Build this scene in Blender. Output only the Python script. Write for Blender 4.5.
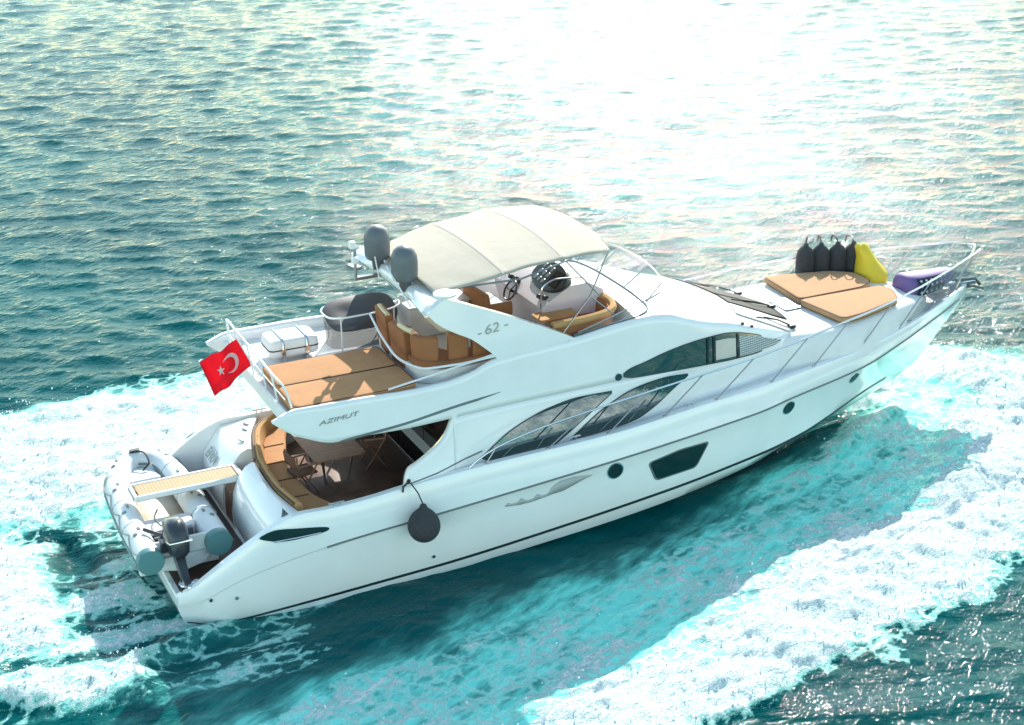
import bpy, bmesh, math, random
import numpy as np
from mathutils import Vector, Matrix
random.seed(7); RNG = np.random.default_rng(11)
for o in list(bpy.data.objects): bpy.data.objects.remove(o)
S = bpy.context.scene
COL = S.collection
rad = math.radians

# ------------------------------------------------------------------ camera, sky, sun, exposure
cd = bpy.data.cameras.new('camera'); cam = bpy.data.objects.new('camera', cd); COL.objects.link(cam)
CAM = (-5.434, -28.354, 15.498); YAW, PITCH, ROLL = 0.432804, 0.384002, -0.015663
fw = Vector((math.sin(YAW)*math.cos(PITCH), math.cos(YAW)*math.cos(PITCH), -math.sin(PITCH)))
r0 = Vector((math.cos(YAW), -math.sin(YAW), 0)); u0 = r0.cross(fw)
rr = math.cos(ROLL)*r0 + math.sin(ROLL)*u0; uu = -math.sin(ROLL)*r0 + math.cos(ROLL)*u0
M = Matrix((rr, uu, -fw)).transposed().to_4x4(); M.translation = CAM
cam.matrix_world = M
cd.sensor_width = 36; cd.lens = 1661.3/1024*36; cd.clip_start = 0.5; cd.clip_end = 12000
S.camera = cam

SUN_EL, SUN_AZ = rad(32.5), rad(33.5)          # azimuth from +y towards +x
w = bpy.data.worlds.new('World'); S.world = w; w.use_nodes = True
nt = w.node_tree; bg = nt.nodes['Background']
sky = nt.nodes.new('ShaderNodeTexSky'); sky.sky_type = 'NISHITA'; sky.sun_disc = False
sky.sun_elevation = SUN_EL; sky.sun_rotation = SUN_AZ
sky.air_density = 1.0; sky.dust_density = .35; sky.ozone_density = 1.0
tint = nt.nodes.new('ShaderNodeMix'); tint.data_type = 'RGBA'; tint.blend_type = 'MULTIPLY'; tint.inputs[0].default_value = 1
tint.inputs[7].default_value = (1.0, 1.02, .83, 1)
nt.links.new(sky.outputs[0], tint.inputs[6]); nt.links.new(tint.outputs[2], bg.inputs[0]); bg.inputs[1].default_value = 0.14
sl = bpy.data.lights.new('sun', 'SUN'); so = bpy.data.objects.new('sun', sl); COL.objects.link(so)
sl.energy = 2.8; sl.angle = rad(0.55); sl.color = (1, 0.95, 0.87)
sd = Vector((math.sin(SUN_AZ)*math.cos(SUN_EL), math.cos(SUN_AZ)*math.cos(SUN_EL), math.sin(SUN_EL)))
so.rotation_euler = (-sd).to_track_quat('-Z', 'Y').to_euler()
S.view_settings.view_transform = 'Standard'; S.view_settings.look = 'None'
S.view_settings.gamma = 1; S.view_settings.exposure = 1.5

# ------------------------------------------------------------------ materials
def mat(name, col, rough=.5, metal=0, spec=.5, coat=0, var=0, vscale=3, bump=0, bscale=60, trans=0, alpha=1, sheen=0):
    m = bpy.data.materials.new(name); m.use_nodes = True
    t = m.node_tree; b = t.nodes['Principled BSDF']
    b.inputs['Base Color'].default_value = (*col, 1); b.inputs['Roughness'].default_value = rough
    b.inputs['Metallic'].default_value = metal; b.inputs['Specular IOR Level'].default_value = spec
    b.inputs['Coat Weight'].default_value = coat; b.inputs['Coat Roughness'].default_value = .05
    b.inputs['Transmission Weight'].default_value = trans; b.inputs['Alpha'].default_value = alpha
    b.inputs['Sheen Weight'].default_value = sheen
    tc = t.nodes.new('ShaderNodeTexCoord')
    if var:
        n = t.nodes.new('ShaderNodeTexNoise'); n.inputs['Scale'].default_value = vscale; n.inputs['Detail'].default_value = 5
        t.links.new(tc.outputs['Object'], n.inputs['Vector'])
        r = t.nodes.new('ShaderNodeMapRange'); r.inputs[1].default_value = .3; r.inputs[2].default_value = .7
        r.inputs[3].default_value = 1-var; r.inputs[4].default_value = 1+var*.5
        t.links.new(n.outputs[0], r.inputs[0])
        mx = t.nodes.new('ShaderNodeMix'); mx.data_type = 'RGBA'; mx.blend_type = 'MULTIPLY'; mx.inputs[0].default_value = 1
        mx.inputs[6].default_value = (*col, 1); t.links.new(r.outputs[0], mx.inputs[7]); t.links.new(mx.outputs[2], b.inputs['Base Color'])
        r2 = t.nodes.new('ShaderNodeMapRange'); r2.inputs[3].default_value = max(0, rough-.08); r2.inputs[4].default_value = min(1, rough+.1)
        t.links.new(n.outputs[0], r2.inputs[0]); t.links.new(r2.outputs[0], b.inputs['Roughness'])
    if bump:
        n2 = t.nodes.new('ShaderNodeTexNoise'); n2.inputs['Scale'].default_value = bscale; n2.inputs['Detail'].default_value = 3
        t.links.new(tc.outputs['Object'], n2.inputs['Vector'])
        bp = t.nodes.new('ShaderNodeBump'); bp.inputs['Strength'].default_value = bump; bp.inputs['Distance'].default_value = .02
        t.links.new(n2.outputs[0], bp.inputs['Height']); t.links.new(bp.outputs[0], b.inputs['Normal'])
    return m
def translucent(m, f):
    t = m.node_tree; b = t.nodes['Principled BSDF']; o = t.nodes['Material Output']
    tr_ = t.nodes.new('ShaderNodeBsdfTranslucent'); mx = t.nodes.new('ShaderNodeMixShader'); mx.inputs[0].default_value = f
    l = b.inputs['Base Color'].links
    if l: t.links.new(l[0].from_socket, tr_.inputs[0])
    else: tr_.inputs[0].default_value = b.inputs['Base Color'].default_value
    t.links.new(b.outputs[0], mx.inputs[1]); t.links.new(tr_.outputs[0], mx.inputs[2]); t.links.new(mx.outputs[0], o.inputs[0]); return m
def stripes(m, axis, pitch, width, dark, rot=0):
    """seams between planks or slats, along one object axis"""
    t = m.node_tree; b = t.nodes['Principled BSDF']
    tc = t.nodes.new('ShaderNodeTexCoord'); sp = t.nodes.new('ShaderNodeSeparateXYZ'); t.links.new(tc.outputs['Object'], sp.inputs[0])
    a = t.nodes.new('ShaderNodeMath'); a.operation = 'DIVIDE'; a.inputs[1].default_value = pitch; t.links.new(sp.outputs[axis], a.inputs[0])
    f = t.nodes.new('ShaderNodeMath'); f.operation = 'FRACT'; t.links.new(a.outputs[0], f.inputs[0])
    l = t.nodes.new('ShaderNodeMath'); l.operation = 'LESS_THAN'; l.inputs[1].default_value = width; t.links.new(f.outputs[0], l.inputs[0])
    mx = t.nodes.new('ShaderNodeMix'); mx.data_type = 'RGBA'; t.links.new(l.outputs[0], mx.inputs[0])
    old = b.inputs['Base Color'].links
    if old: t.links.new(old[0].from_socket, mx.inputs[6])
    else: mx.inputs[6].default_value = b.inputs['Base Color'].default_value
    mx.inputs[7].default_value = (*dark, 1); t.links.new(mx.outputs[2], b.inputs['Base Color'])
    return m
GEL = mat('gelcoat', (.87, .87, .86), .13, coat=.5, var=.03, vscale=1.5)
DECK = mat('nonslip_deck', (.80, .79, .76), .62, var=.06, vscale=4, bump=.15, bscale=180)
INNER = mat('moulded_liner', (.72, .70, .68), .45, var=.05)
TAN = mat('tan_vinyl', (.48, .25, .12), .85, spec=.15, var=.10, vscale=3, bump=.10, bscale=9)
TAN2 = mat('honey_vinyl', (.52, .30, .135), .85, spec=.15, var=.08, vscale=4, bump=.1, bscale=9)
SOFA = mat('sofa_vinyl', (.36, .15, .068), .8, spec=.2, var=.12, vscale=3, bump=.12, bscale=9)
PADB = mat('bow_pad_vinyl', (.50, .29, .155), .85, spec=.15, var=.08, vscale=3, bump=.1, bscale=9)
CREAM = mat('cream_piping', (.72, .58, .36), .5)
GLASS = mat('tinted_glass', (.004, .035, .036), .03, spec=.6, coat=.6); GLASS.node_tree.nodes['Principled BSDF'].inputs['IOR'].default_value = 2.3
HGLASS = mat('hull_glass', (.003, .026, .027), .05, spec=.4)
BLACKG = mat('smoked_glass', (.012, .010, .010), .06)
SMOKE = mat('windscreen_tint', (.03, .03, .028), .6, spec=.15, var=.3, vscale=9)
CHROME = mat('stainless', (.62, .63, .64), .16, metal=1)
GREYM = mat('grey_rail', (.30, .31, .32), .3, metal=.8)
BLACK = mat('black_rubber', (.018, .019, .021), .55, var=.2, vscale=8)
FEND = mat('fender_cover', (.045, .045, .05), .85, var=.25, vscale=12, bump=.3, bscale=40)
STRIPE = mat('boot_paint', (.012, .03, .035), .3)
RUB = mat('rub_strip', (.14, .17, .17), .35)
TEAK = stripes(mat('wet_teak', (.075, .032, .022), .45, var=.35, vscale=5), 1, .07, .10, (.02, .012, .01))
SOLE = stripes(mat('sole_teak', (.20, .11, .075), .5, var=.35, vscale=4), 1, .075, .10, (.03, .02, .016))
WOOD = stripes(mat('varnished_wood', (.27, .125, .075), .6, var=.3, vscale=6), 1, .16, .05, (.07, .035, .02))
SLAT = stripes(mat('gangway_slats', (.40, .26, .10), .5, var=.12, vscale=9), 0, .065, .22, (.22, .15, .06))
CANVAS = translucent(mat('bimini_canvas', (.50, .45, .36), .9, var=.06, vscale=2.5, bump=.5, bscale=4), .05)
SEAM = mat('canvas_seam', (.42, .38, .33), .8)
DOME = mat('dome_shade_grey', (.125, .14, .15), .42, var=.08)  # white domes; the grey of their backlit side is put into the colour
WHITE = mat('white_plastic', (.8, .8, .79), .35)
TUBE = mat('hypalon', (.74, .76, .76), .5, var=.06, vscale=5, bump=.05, bscale=20)
TUBEG = mat('tube_cap', (.10, .24, .25), .4)
MOTOR = mat('motor_cowl', (.035, .04, .05), .28, coat=.3)
RED = translucent(mat('flag_red', (.80, .004, .03), .7), .45)
FWHITE = translucent(mat('flag_white', (.85, .85, .85), .7), .45)
YEL = mat('yellow_bag', (.78, .56, .03), .6, var=.08, bump=.15, bscale=7)
PUR = mat('purple_bag', (.18, .11, .30), .6, var=.1, bump=.15, bscale=7)
NAVY = mat('navy_cloth', (.012, .022, .05), .7)
CHECK = mat('check_white', (.6, .62, .64), .7)
LETTER = mat('chrome_letters', (.30, .36, .37), .3, metal=.6)
EMB = mat('emblem_grey', (.40, .42, .42), .35)
DASH = mat('dash_black', (.02, .02, .022), .3)
GAUGE = mat('gauge_face', (.22, .24, .25), .2)
LILAC = mat('console_liner', (.66, .60, .62), .45)
SCREEN = mat('smoked_acrylic', (.10, .10, .11), .08, alpha=.40)
CLEAR = mat('clear_acrylic', (.9, .93, .93), .04, alpha=.10)
SHADE = mat('cream_sunshade', (.62, .57, .50), .8, var=.08, vscale=6)
MESH = stripes(stripes(mat('mesh_cover', (.60, .63, .62), .8), 2, .045, .38, (.12, .15, .15)), 0, .06, .14, (.16, .19, .19))
ANCH = mat('anchor_steel', (.12, .14, .14), .45, metal=.4)
RAFT = mat('raft_shell', (.82, .80, .79), .4, var=.04)

# ------------------------------------------------------------------ helpers
class MB:
    def __init__(s): s.v = []; s.f = []
    def add(s, vs, fs):
        n = len(s.v); s.v += [tuple(map(float, p)) for p in vs]; s.f += [tuple(i+n for i in q) for q in fs]; return s
    def loft(s, rows, cu=False, cv=False, cap0=False, cap1=False):
        m = len(rows[0]); vs = [p for r in rows for p in r]; fs = []; R = len(rows)
        for i in range(R if cu else R-1):
            for j in range(m if cv else m-1):
                a = i*m+j; b = i*m+(j+1) % m; c = ((i+1) % R)*m+(j+1) % m; d = ((i+1) % R)*m+j
                fs.append((a, b, c, d))
        if cap0: fs.append(tuple(range(m))[::-1])
        if cap1: fs.append(tuple((R-1)*m+j for j in range(m)))
        return s.add(vs, fs)
    def box(s, c, sz, rz=0, ry=0, rx=0):
        h = Vector(sz)/2; R = Matrix.Rotation(rz, 3, 'Z') @ Matrix.Rotation(ry, 3, 'Y') @ Matrix.Rotation(rx, 3, 'X')
        vs = [Vector(c)+R @ Vector((x*h.x, y*h.y, z*h.z)) for x in (-1, 1) for y in (-1, 1) for z in (-1, 1)]
        return s.add(vs, [(0, 1, 3, 2), (4, 6, 7, 5), (0, 4, 5, 1), (2, 3, 7, 6), (0, 2, 6, 4), (1, 5, 7, 3)])
    def tube(s, pts, r, n=8, closed=False, cap=True):
        P = [Vector(p) for p in pts]; rows = []; up = None
        rs = r if hasattr(r, '__len__') else [r]*len(P)
        for i, p in enumerate(P):
            if closed: t = P[(i+1) % len(P)]-P[i-1]
            else: t = P[min(i+1, len(P)-1)]-P[max(i-1, 0)]
            t.normalize()
            if up is None: up = Vector((0, 0, 1)) if abs(t.z) < .9 else Vector((1, 0, 0))
            a = t.cross(up)
            if a.length < 1e-4: a = t.cross(Vector((0, 1, .3)))
            a.normalize(); b = a.cross(t).normalized(); up = b
            rows.append([p+rs[i]*(math.cos(k*2*math.pi/n)*a+math.sin(k*2*math.pi/n)*b) for k in range(n)])
        return s.loft(rows, cu=closed, cv=True, cap0=cap and not closed, cap1=cap and not closed)
    def lathe(s, prof, c, axis=(0, 0, 1), n=20, sc=(1, 1)):
        ax = Vector(axis).normalized(); a = ax.cross(Vector((0, 1, 0)) if abs(ax.y) < .9 else Vector((1, 0, 0))).normalized(); b = ax.cross(a)
        rows = [[Vector(c)+ax*h+r*(sc[0]*math.cos(k*2*math.pi/n)*a+sc[1]*math.sin(k*2*math.pi/n)*b) for k in range(n)] for r, h in prof]
        return s.loft(rows, cv=True, cap0=True, cap1=True)
    def prism(s, poly, z0, z1, f=None):
        """polygon in (x,y), lifted z0..z1; f maps (x,y,z) -> point"""
        f = f or (lambda x, y, z: (x, y, z)); n = len(poly)
        vs = [f(x, y, z0) for x, y in poly]+[f(x, y, z1) for x, y in poly]
        fs = [tuple(range(n))[::-1], tuple(range(n, 2*n))]+[(i, (i+1) % n, n+(i+1) % n, n+i) for i in range(n)]
        return s.add(vs, fs)
    def build(s, name, m, parent=None, smooth=True, bevel=0, solid=0, sub=0, auto=40, seg=2):
        me = bpy.data.meshes.new(name); me.from_pydata(s.v, [], s.f)
        bm = bmesh.new(); bm.from_mesh(me); bmesh.ops.remove_doubles(bm, verts=bm.verts, dist=1e-5)
        bmesh.ops.recalc_face_normals(bm, faces=bm.faces); bm.to_mesh(me); bm.free()
        me.materials.append(m); o = bpy.data.objects.new(name, me); COL.objects.link(o)
        if smooth:
            me.polygons.foreach_set('use_smooth', [True]*len(me.polygons))
            if auto: me.set_sharp_from_angle(angle=rad(auto))
        if solid:
            q = o.modifiers.new('Solidify', 'SOLIDIFY'); q.thickness = abs(solid); q.offset = -1 if solid > 0 else 1
        if bevel:
            q = o.modifiers.new('Bevel', 'BEVEL'); q.width = bevel; q.segments = seg; q.limit_method = 'ANGLE'; q.angle_limit = rad(35)
        if sub:
            q = o.modifiers.new('Subdivision', 'SUBSURF'); q.levels = sub; q.render_levels = sub
        if parent: o.parent = parent
        return o
def sep(mbs, name, m, parent, **kw):
    """one object per piece"""
    return [q.build(name, m, parent, **kw) for q in mbs]
def thing(name, label, cat, loc=(0, 0, 0), group=None):
    o = bpy.data.objects.new(name, None); COL.objects.link(o); o.location = loc; o.empty_display_size = .2
    o['label'] = label; o['category'] = cat
    if group: o['group'] = group
    return o
def tag(o, label, cat, group=None):
    o['label'] = label; o['category'] = cat
    if group: o['group'] = group
    return o
def rebase(o, root):
    """make a mesh written in yacht coordinates local to its thing's base"""
    o.data.transform(Matrix.Translation(-Vector(root.location))); o.parent = root; return o
def ip(x, pts):
    """smooth monotone interpolation through (x,v) pairs"""
    xs = [p[0] for p in pts]; ys = [p[1] for p in pts]
    if x <= xs[0]: return ys[0]
    if x >= xs[-1]: return ys[-1]
    i = max(k for k in range(len(xs)-1) if xs[k] <= x)
    def sl_(k): return (ys[k+1]-ys[k])/(xs[k+1]-xs[k])
    def tg(k):
        if k == 0: return sl_(0)
        if k == len(xs)-1: return sl_(k-1)
        a, b = sl_(k-1), sl_(k)
        return 0 if a*b <= 0 else 2*a*b/(a+b)
    h = xs[i+1]-xs[i]; t = (x-xs[i])/h
    return (2*t**3-3*t*t+1)*ys[i]+(t**3-2*t*t+t)*h*tg(i)+(-2*t**3+3*t*t)*ys[i+1]+(t**3-t*t)*h*tg(i+1)
def lin(a, b, n): return [a+(b-a)*i/(n-1) for i in range(n)]
def curve(pts, n):
    """n points along a smooth curve through 3D points"""
    d = [0]
    for a, b in zip(pts, pts[1:]): d.append(d[-1]+(Vector(b)-Vector(a)).length)
    return [tuple(ip(t, [(d[i], p[k]) for i, p in enumerate(pts)]) for k in range(3)) for t in lin(0, d[-1], n)]
def mirror(ps): return [(x, -y, z) for x, y, z in ps]
def text_mesh(body, size, f, shear=0, extr=.006):
    """lettering as a mesh; f maps text plane (u right, v up, w out) to a point"""
    c = bpy.data.curves.new('lettering', 'FONT'); c.body = body; c.size = size; c.extrude = extr; c.shear = shear
    o = bpy.data.objects.new('lettering', c); COL.objects.link(o)
    dg = bpy.context.evaluated_depsgraph_get(); me = bpy.data.meshes.new_from_object(o.evaluated_get(dg))
    bpy.data.objects.remove(o); bpy.data.curves.remove(c)
    mb = MB(); mb.add([f(*v.co) for v in me.vertices], [tuple(p.vertices) for p in me.polygons]); bpy.data.meshes.remove(me)
    return mb

# ================================================================== THE YACHT
Y = thing('motor_yacht', 'large white motor yacht with flybridge and beige bimini speeding across the sea', 'yacht')

# ---- hull lines (starboard, x forward / half breadth / height above the sea; she trims bow up)
G = [(.04, 1.98, .40), (.35, 2.25, .70), (1.13, 2.40, 1.27), (1.9, 2.46, 1.69), (2.3, 2.47, 1.79), (2.8, 2.47, 1.77), (3.6, 2.47, 1.80), (4.3, 2.47, 1.87), (6, 2.48, 1.98), (8.6, 2.47, 2.06),
     (11, 2.42, 2.27), (12.5, 2.27, 2.34), (13.6, 2.10, 2.40), (14.9, 1.85, 2.45), (16, 1.52, 2.52), (17.5, .92, 2.62), (18.4, .5, 2.68), (19.0, .2, 2.71), (19.25, 0, 2.72)]
C_ = [(.02, 1.98, .22), (.4, 2.30, .42), (1.2, 2.46, .78), (2.7, 2.53, 1.07), (5.4, 2.54, 1.28), (8.5, 2.53, 1.52), (12, 2.40, 1.82), (13, 2.22, 1.91), (15.2, 1.70, 2.02), (16.2, 1.34, 2.12), (18, .58, 2.32), (18.8, .22, 2.42), (19.2, 0, 2.45)]
B = [(.12, 1.94, -.14), (.6, 2.22, -.16), (1.5, 2.37, -.11), (3.4, 2.43, -.01), (5.2, 2.44, .08), (7.8, 2.42, .29), (10, 2.36, .49), (12.2, 2.15, .69), (13.6, 1.80, .78), (14.5, 1.46, .87), (16, .80, .97), (17, .38, 1.0), (17.95, 0, 1.02)]
K = [(.2, 1.85, -.42), (3, 2.34, -.32), (7.8, 2.32, .02), (10, 2.2, .17), (12.2, 1.9, .38), (14, 1.2, .52), (16, .55, .62), (17.35, 0, .68)]
KEEL = [(.3, 0, -.9), (8, 0, -.9), (12, 0, -.7), (14.5, 0, -.25), (16.2, 0, .25)]
NX = 90
def line(pts, x): return (ip(x, [(p[0], p[1]) for p in pts]), ip(x, [(p[0], p[2]) for p in pts]))
def sample(pts):
    x0, x1 = pts[0][0], pts[-1][0]; out = []
    for i in range(NX):
        s = i/(NX-1); s = s-.0*math.sin(2*math.pi*s)
        s = 1-(1-s)**1.15 if s > 0 else 0
        s2 = s**1.25
        x = x0+(x1-x0)*s2; y, z = line(pts, x); out.append(Vector((x, y if i < NX-1 else 0, z)))
    return out
g, c, b_, k_, ke = [sample(q) for q in (G, C_, B, K, KEEL)]
def mid(a, b, t, bulge):
    return [Vector((p.x+(q.x-p.x)*t, max(0, p.y+(q.y-p.y)*t+bulge(p.x)*min(1, (p.y+q.y)/1.2)), p.z+(q.z-p.z)*t)) for p, q in zip(a, b)]
bul1 = lambda x: .015 if x < 13 else .015
bul2 = lambda x: ip(x, [(0, .05), (3, .03), (9, .0), (12, -.03), (15, -.08), (18, -.05)])
m1 = mid(g, c, .5, bul1); c2 = [Vector((p.x, max(0, p.y-.025), p.z-.035)) for p in c]
n1 = mid(c2, b_, .33, bul2); n2 = mid(c2, b_, .67, bul2)
def deckz(x): return ip(x, [(.3, .44), (1.74, .44), (1.78, 1.12), (5.3, 1.16), (5.5, 1.86), (8.6, 1.95), (11, 2.16), (13.6, 2.30), (16, 2.43), (17.5, 2.53), (19.2, 2.66)])
g0 = [Vector((p.x, p.y-.012*min(1, p.y*3), p.z+.02)) for p in g]
def insetx(p, d): return Vector((p.x-(.10 if p.x > 18.6 else 0), max(0, p.y-d*min(1, p.y*1.2)), p.z+.02))
g1 = [insetx(p, .14) for p in g]
g2 = [Vector((p.x, p.y-.02*min(1, p.y), min(p.z-.01, deckz(p.x)-.03))) for p in g1]
stb = [g2, g1, g0, g, m1, c, c2, n1, n2, b_, k_, ke]
rows_s = [[(p.x, -p.y, p.z) for p in L] for L in stb]; rows_p = [[(p.x, p.y, p.z) for p in L] for L in stb]
hb = MB(); hb.loft(rows_s); hb.loft(rows_p)
for j in range(len(stb)-1):     # stern closing face under the platform
    if j >= 3: hb.add([rows_s[j][0], rows_s[j+1][0], rows_p[j+1][0], rows_p[j][0]], [(0, 1, 2, 3)])
    else: pass
hull = hb.build('hull', GEL, Y, auto=35)

# surface of the topsides: half breadth at (x,z)
def hully(x, z):
    pts = []
    for L in (b_, n2, n1, c2, c, m1, g):
        i = max(0, min(NX-2, next((q for q in range(NX-1) if L[q+1].x >= x), NX-2)))
        t = (x-L[i].x)/max(1e-6, L[i+1].x-L[i].x); t = max(0, min(1, t)); p = L[i].lerp(L[i+1], t); pts.append((p.z, p.y))
    for (z0, y0), (z1, y1) in zip(pts, pts[1:]):
        if z <= z1: return y0+(y1-y0)*max(0, (z-z0)/max(1e-6, z1-z0))
    return pts[-1][1]
def on_hull(side, out=.01): return lambda u, v, w_=0: (u, side*(hully(u, v)+out+w_), v)
def patch(mb, outline, f, thick=.012, n=10):
    """flat-on-surface plate with an outline in (x,z); filled as a fan of rings so that it follows the surface"""
    cx = sum(p[0] for p in outline)/len(outline); cz = sum(p[1] for p in outline)/len(outline)
    R = 5; rows = []
    for r in range(R+1):
        t = r/R; rows.append([f(cx+(x-cx)*t, cz+(z-cz)*t, thick) for x, z in outline])
    rows.append([f(x, z, -.02) for x, z in outline])
    return mb.loft(rows, cv=True)
def smooth_poly(pts, n=6):
    """closed Catmull-Rom outline"""
    out = []; N = len(pts)
    for i in range(N):
        p0, p1, p2, p3 = [Vector((*pts[(i+k) % N], 0)) for k in (-1, 0, 1, 2)]
        for q in range(n):
            t = q/n; v = .5*((2*p1)+(-p0+p2)*t+(2*p0-5*p1+4*p2-p3)*t*t+(-p0+3*p1-3*p2+p3)*t**3); out.append((v.x, v.y))
    return out
def dense(pts, n=6):
    out = []
    for i in range(len(pts)):
        a, b = pts[i], pts[(i+1) % len(pts)]
        out += [(a[0]+(b[0]-a[0])*q/n, a[1]+(b[1]-a[1])*q/n) for q in range(n)]
    return out
def rounded(pts, r=.08, n=5):
    """closed outline with rounded corners"""
    out = []; N = len(pts)
    for i in range(N):
        p = Vector((*pts[i], 0)); a = Vector((*pts[i-1], 0)); b = Vector((*pts[(i+1) % N], 0))
        da = (a-p); db = (b-p); rr_ = min(r, da.length*.45, db.length*.45); A = p+da.normalized()*rr_; Bp = p+db.normalized()*rr_
        for q in range(n+1):
            t = q/n; v = (1-t)**2*A+2*t*(1-t)*p+t*t*Bp; out.append((v.x, v.y))
    return out
for sd_ in (-1, 1):
    # painted boot stripe, rub strip along the knuckle
    mb = MB(); rows = []
    for i in range(70):
        x = .16+(16.7-.16)*i/69; y0, z0 = line(B, x); y1 = max(y0, hully(x, z0+.07)); th_ = .06 if x > 3 else .035+.025*x/3
        rows.append([(x, sd_*(y0-.01), z0), (x, sd_*(y0+.008), z0+.004), (x, sd_*(y0+(y1-y0)*.8+.008), z0+th_), (x, sd_*(y0+(y1-y0)*.8-.01), z0+th_+.006)])
    mb.loft(rows); mb.build('boot_stripe', STRIPE, hull)
    mb = MB(); ps = []
    for i in range(70):
        x = 2.72+(18.9-2.72)*i/69; y, z = line(C_, x); ps.append((x, sd_*(y+.004), z-.005))
    mb.tube(ps, .020, 6); mb.build('rub_strip', RUB, hull)
    # hull windows
    f = on_hull(sd_)
    win = rounded([(9.50, 1.27), (9.70, .85), (10.62, .91), (10.88, 1.41), (10.2, 1.39)], .1)
    h1 = MB(); fr = [((x-10.15)*1.07+10.15, (z-1.15)*1.12+1.15) for x, z in win]
    patch(h1, fr, on_hull(sd_, .002), .008); wf = h1.build('hull_window', RUB, hull)
    h2 = MB(); patch(h2, win, on_hull(sd_, .006), .014); h2.build('pane', HGLASS, wf)
    for px_, pz_, pr in ((8.71, 1.29, .155), (12.98, 1.65, .14), (15.0, 1.74, .125)):
        ol = [(px_+pr*math.cos(a)*1.05, pz_+pr*math.sin(a)) for a in lin(0, 2*math.pi, 25)[:-1]]
        h1 = MB(); patch(h1, [((x-px_)*1.16+px_, (z-pz_)*1.16+pz_) for x, z in ol], on_hull(sd_, .002), .010); ph = h1.build('porthole', CHROME, hull)
        h2 = MB(); patch(h2, ol, on_hull(sd_, .008), .014); h2.build('pane', HGLASS, ph)
    # slanting mooring port in the quarter
    mp = smooth_poly([(1.50, 1.50), (1.78, 1.60), (2.2, 1.56), (2.74, 1.47), (2.72, 1.39), (2.3, 1.36), (1.95, 1.36), (1.7, 1.41)], 5)
    h1 = MB(); patch(h1, [((x-2.1)*1.06+2.1, (z-1.47)*1.2+1.47) for x, z in mp], on_hull(sd_, .002), .006); q = h1.build('mooring_port', GEL, hull)
    h2 = MB(); patch(h2, mp, on_hull(sd_, .004), .012); h2.build('pane', HGLASS, q)
    h3 = MB(); h3.tube([f(x, 1.40+(.06 if x < 1.9 else 0)*0+.07*max(0, (x-1.6)/1.2)*0, .03) for x in lin(1.75, 2.62, 8)], .018, 6); h3.build('fairlead', CHROME, q)
    # swirl emblem on the topsides
    em = [(6.29, 1.06), (6.37, 1.13), (6.45, 1.09), (6.58, 1.10), (6.66, 1.17), (6.75, 1.10), (6.9, 1.09), (7.0, 1.18), (7.1, 1.12), (7.22, 1.13), (7.32, 1.26), (7.5, 1.35), (7.8, 1.37), (8.0, 1.35), (8.22, 1.32), (8.0, 1.26), (7.8, 1.19), (7.55, 1.11), (7.35, 1.10), (7.1, 1.06), (6.84, 1.03), (6.6, 1.03)]
    h1 = MB(); n_ = len(em)
    top = [p for p in em[:15]]; bot = [em[0]]+em[:13:-1]
    cols = []
    for x in lin(6.30, 8.20, 60):
        zt = np.interp(x, [p[0] for p in top], [p[1] for p in top]); zb = np.interp(x, [p[0] for p in bot], [p[1] for p in bot])
        cols.append([f(x, min(zb, zt)+0*w_, 0) if False else f(x, zb+(zt-zb)*t, -.004) for t in (0, .5, 1)])
    h1.loft(cols); h1.build('emblem', EMB, hull, solid=-.003)
    # small hull fittings
    sep([MB().lathe([(.001, 0), (.035, 0), (.035, .03), (.001, .03)], f(fx, fz, -.01), (0, sd_, 0), 10) for fx, fz in ((4.82, .34), (.55, .42), (1.0, .40))], 'through_hull', CHROME, hull)

# ---- swim platform
pf = MB(); out = [(.02, -1.96), (.02, 1.96), (.3, 2.2), (1.85, 2.28), (1.85, -2.28), (.3, -2.2)]
pf.prism(rounded(out, .15), .28, .42); plat = pf.build('swim_platform', GEL, Y, bevel=.03)
pf = MB(); pf.prism(rounded([(.13, -1.90), (.13, 1.90), (.35, 2.05), (1.68, 2.10), (1.68, -2.10), (.35, -2.05)], .1), .421, .436); pf.build('teak_inlay', TEAK, plat)
sep([MB().box((.045, yy, .435), (.05, .18, .03)) for yy in (1.45, .1, -1.35)], 'fender_pad', WHITE, plat, bevel=.008)

# ---- transom: moulded garage front with a gangway notch, port and starboard shoulders
def transom(ya, yb, xa, bulge):
    mb = MB(); rows = []
    for y in lin(ya, yb, 14):
        t = (y-ya)/(yb-ya); e = math.sin(math.pi*t)**.5*bulge
        xb = ip(y, [(-2.3, 2.32), (-1.0, 2.16), (0, 2.2), (1.4, 2.5), (2.3, 2.9)])
        rows.append([(1.72, y, .40), (1.70-e*.5, y, .8), (1.76-e*.6, y, 1.2), (xa-e*.3, y, 1.5), (xa+.15, y, 1.68), (xb-.06, y, 1.745), (xb+.02, y, 1.73), (xb+.05, y, 1.1)])
    mb.loft(rows, cap0=True, cap1=True); return mb
tr = transom(-2.3, .18, 1.88, .14).build('transom', GEL, Y, auto=50)
t2 = transom(.82, 2.3, 1.98, .12).build('transom', GEL, Y, auto=50)
mb = MB(); mb.loft([[(1.74, y, .42), (1.76, y, 1.0), (1.9, y, 1.3), (2.3, y, 1.32), (2.7, y, 1.32)] for y in (.15, .85)]); mb.build('transom_step', SOLE, Y)
def trx(y, z):
    e = math.sin(math.pi*min(1, max(0, (y-.82)/1.48)))**.5*.12
    return ip(z, [(.4, 1.72), (.8, 1.70-e*.5), (1.2, 1.76-e*.6), (1.5, 1.98-e*.3), (1.68, 2.13)])
mb = text_mesh('EFRA', .24, lambda u, v, w_: (trx(1.98-u*1.15, 1.27+v*.95)-.03-w_, 1.98-u*1.15, 1.27+v*.95), 0, .006); mb.build('name_lettering', LETTER, t2, smooth=False)
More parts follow.
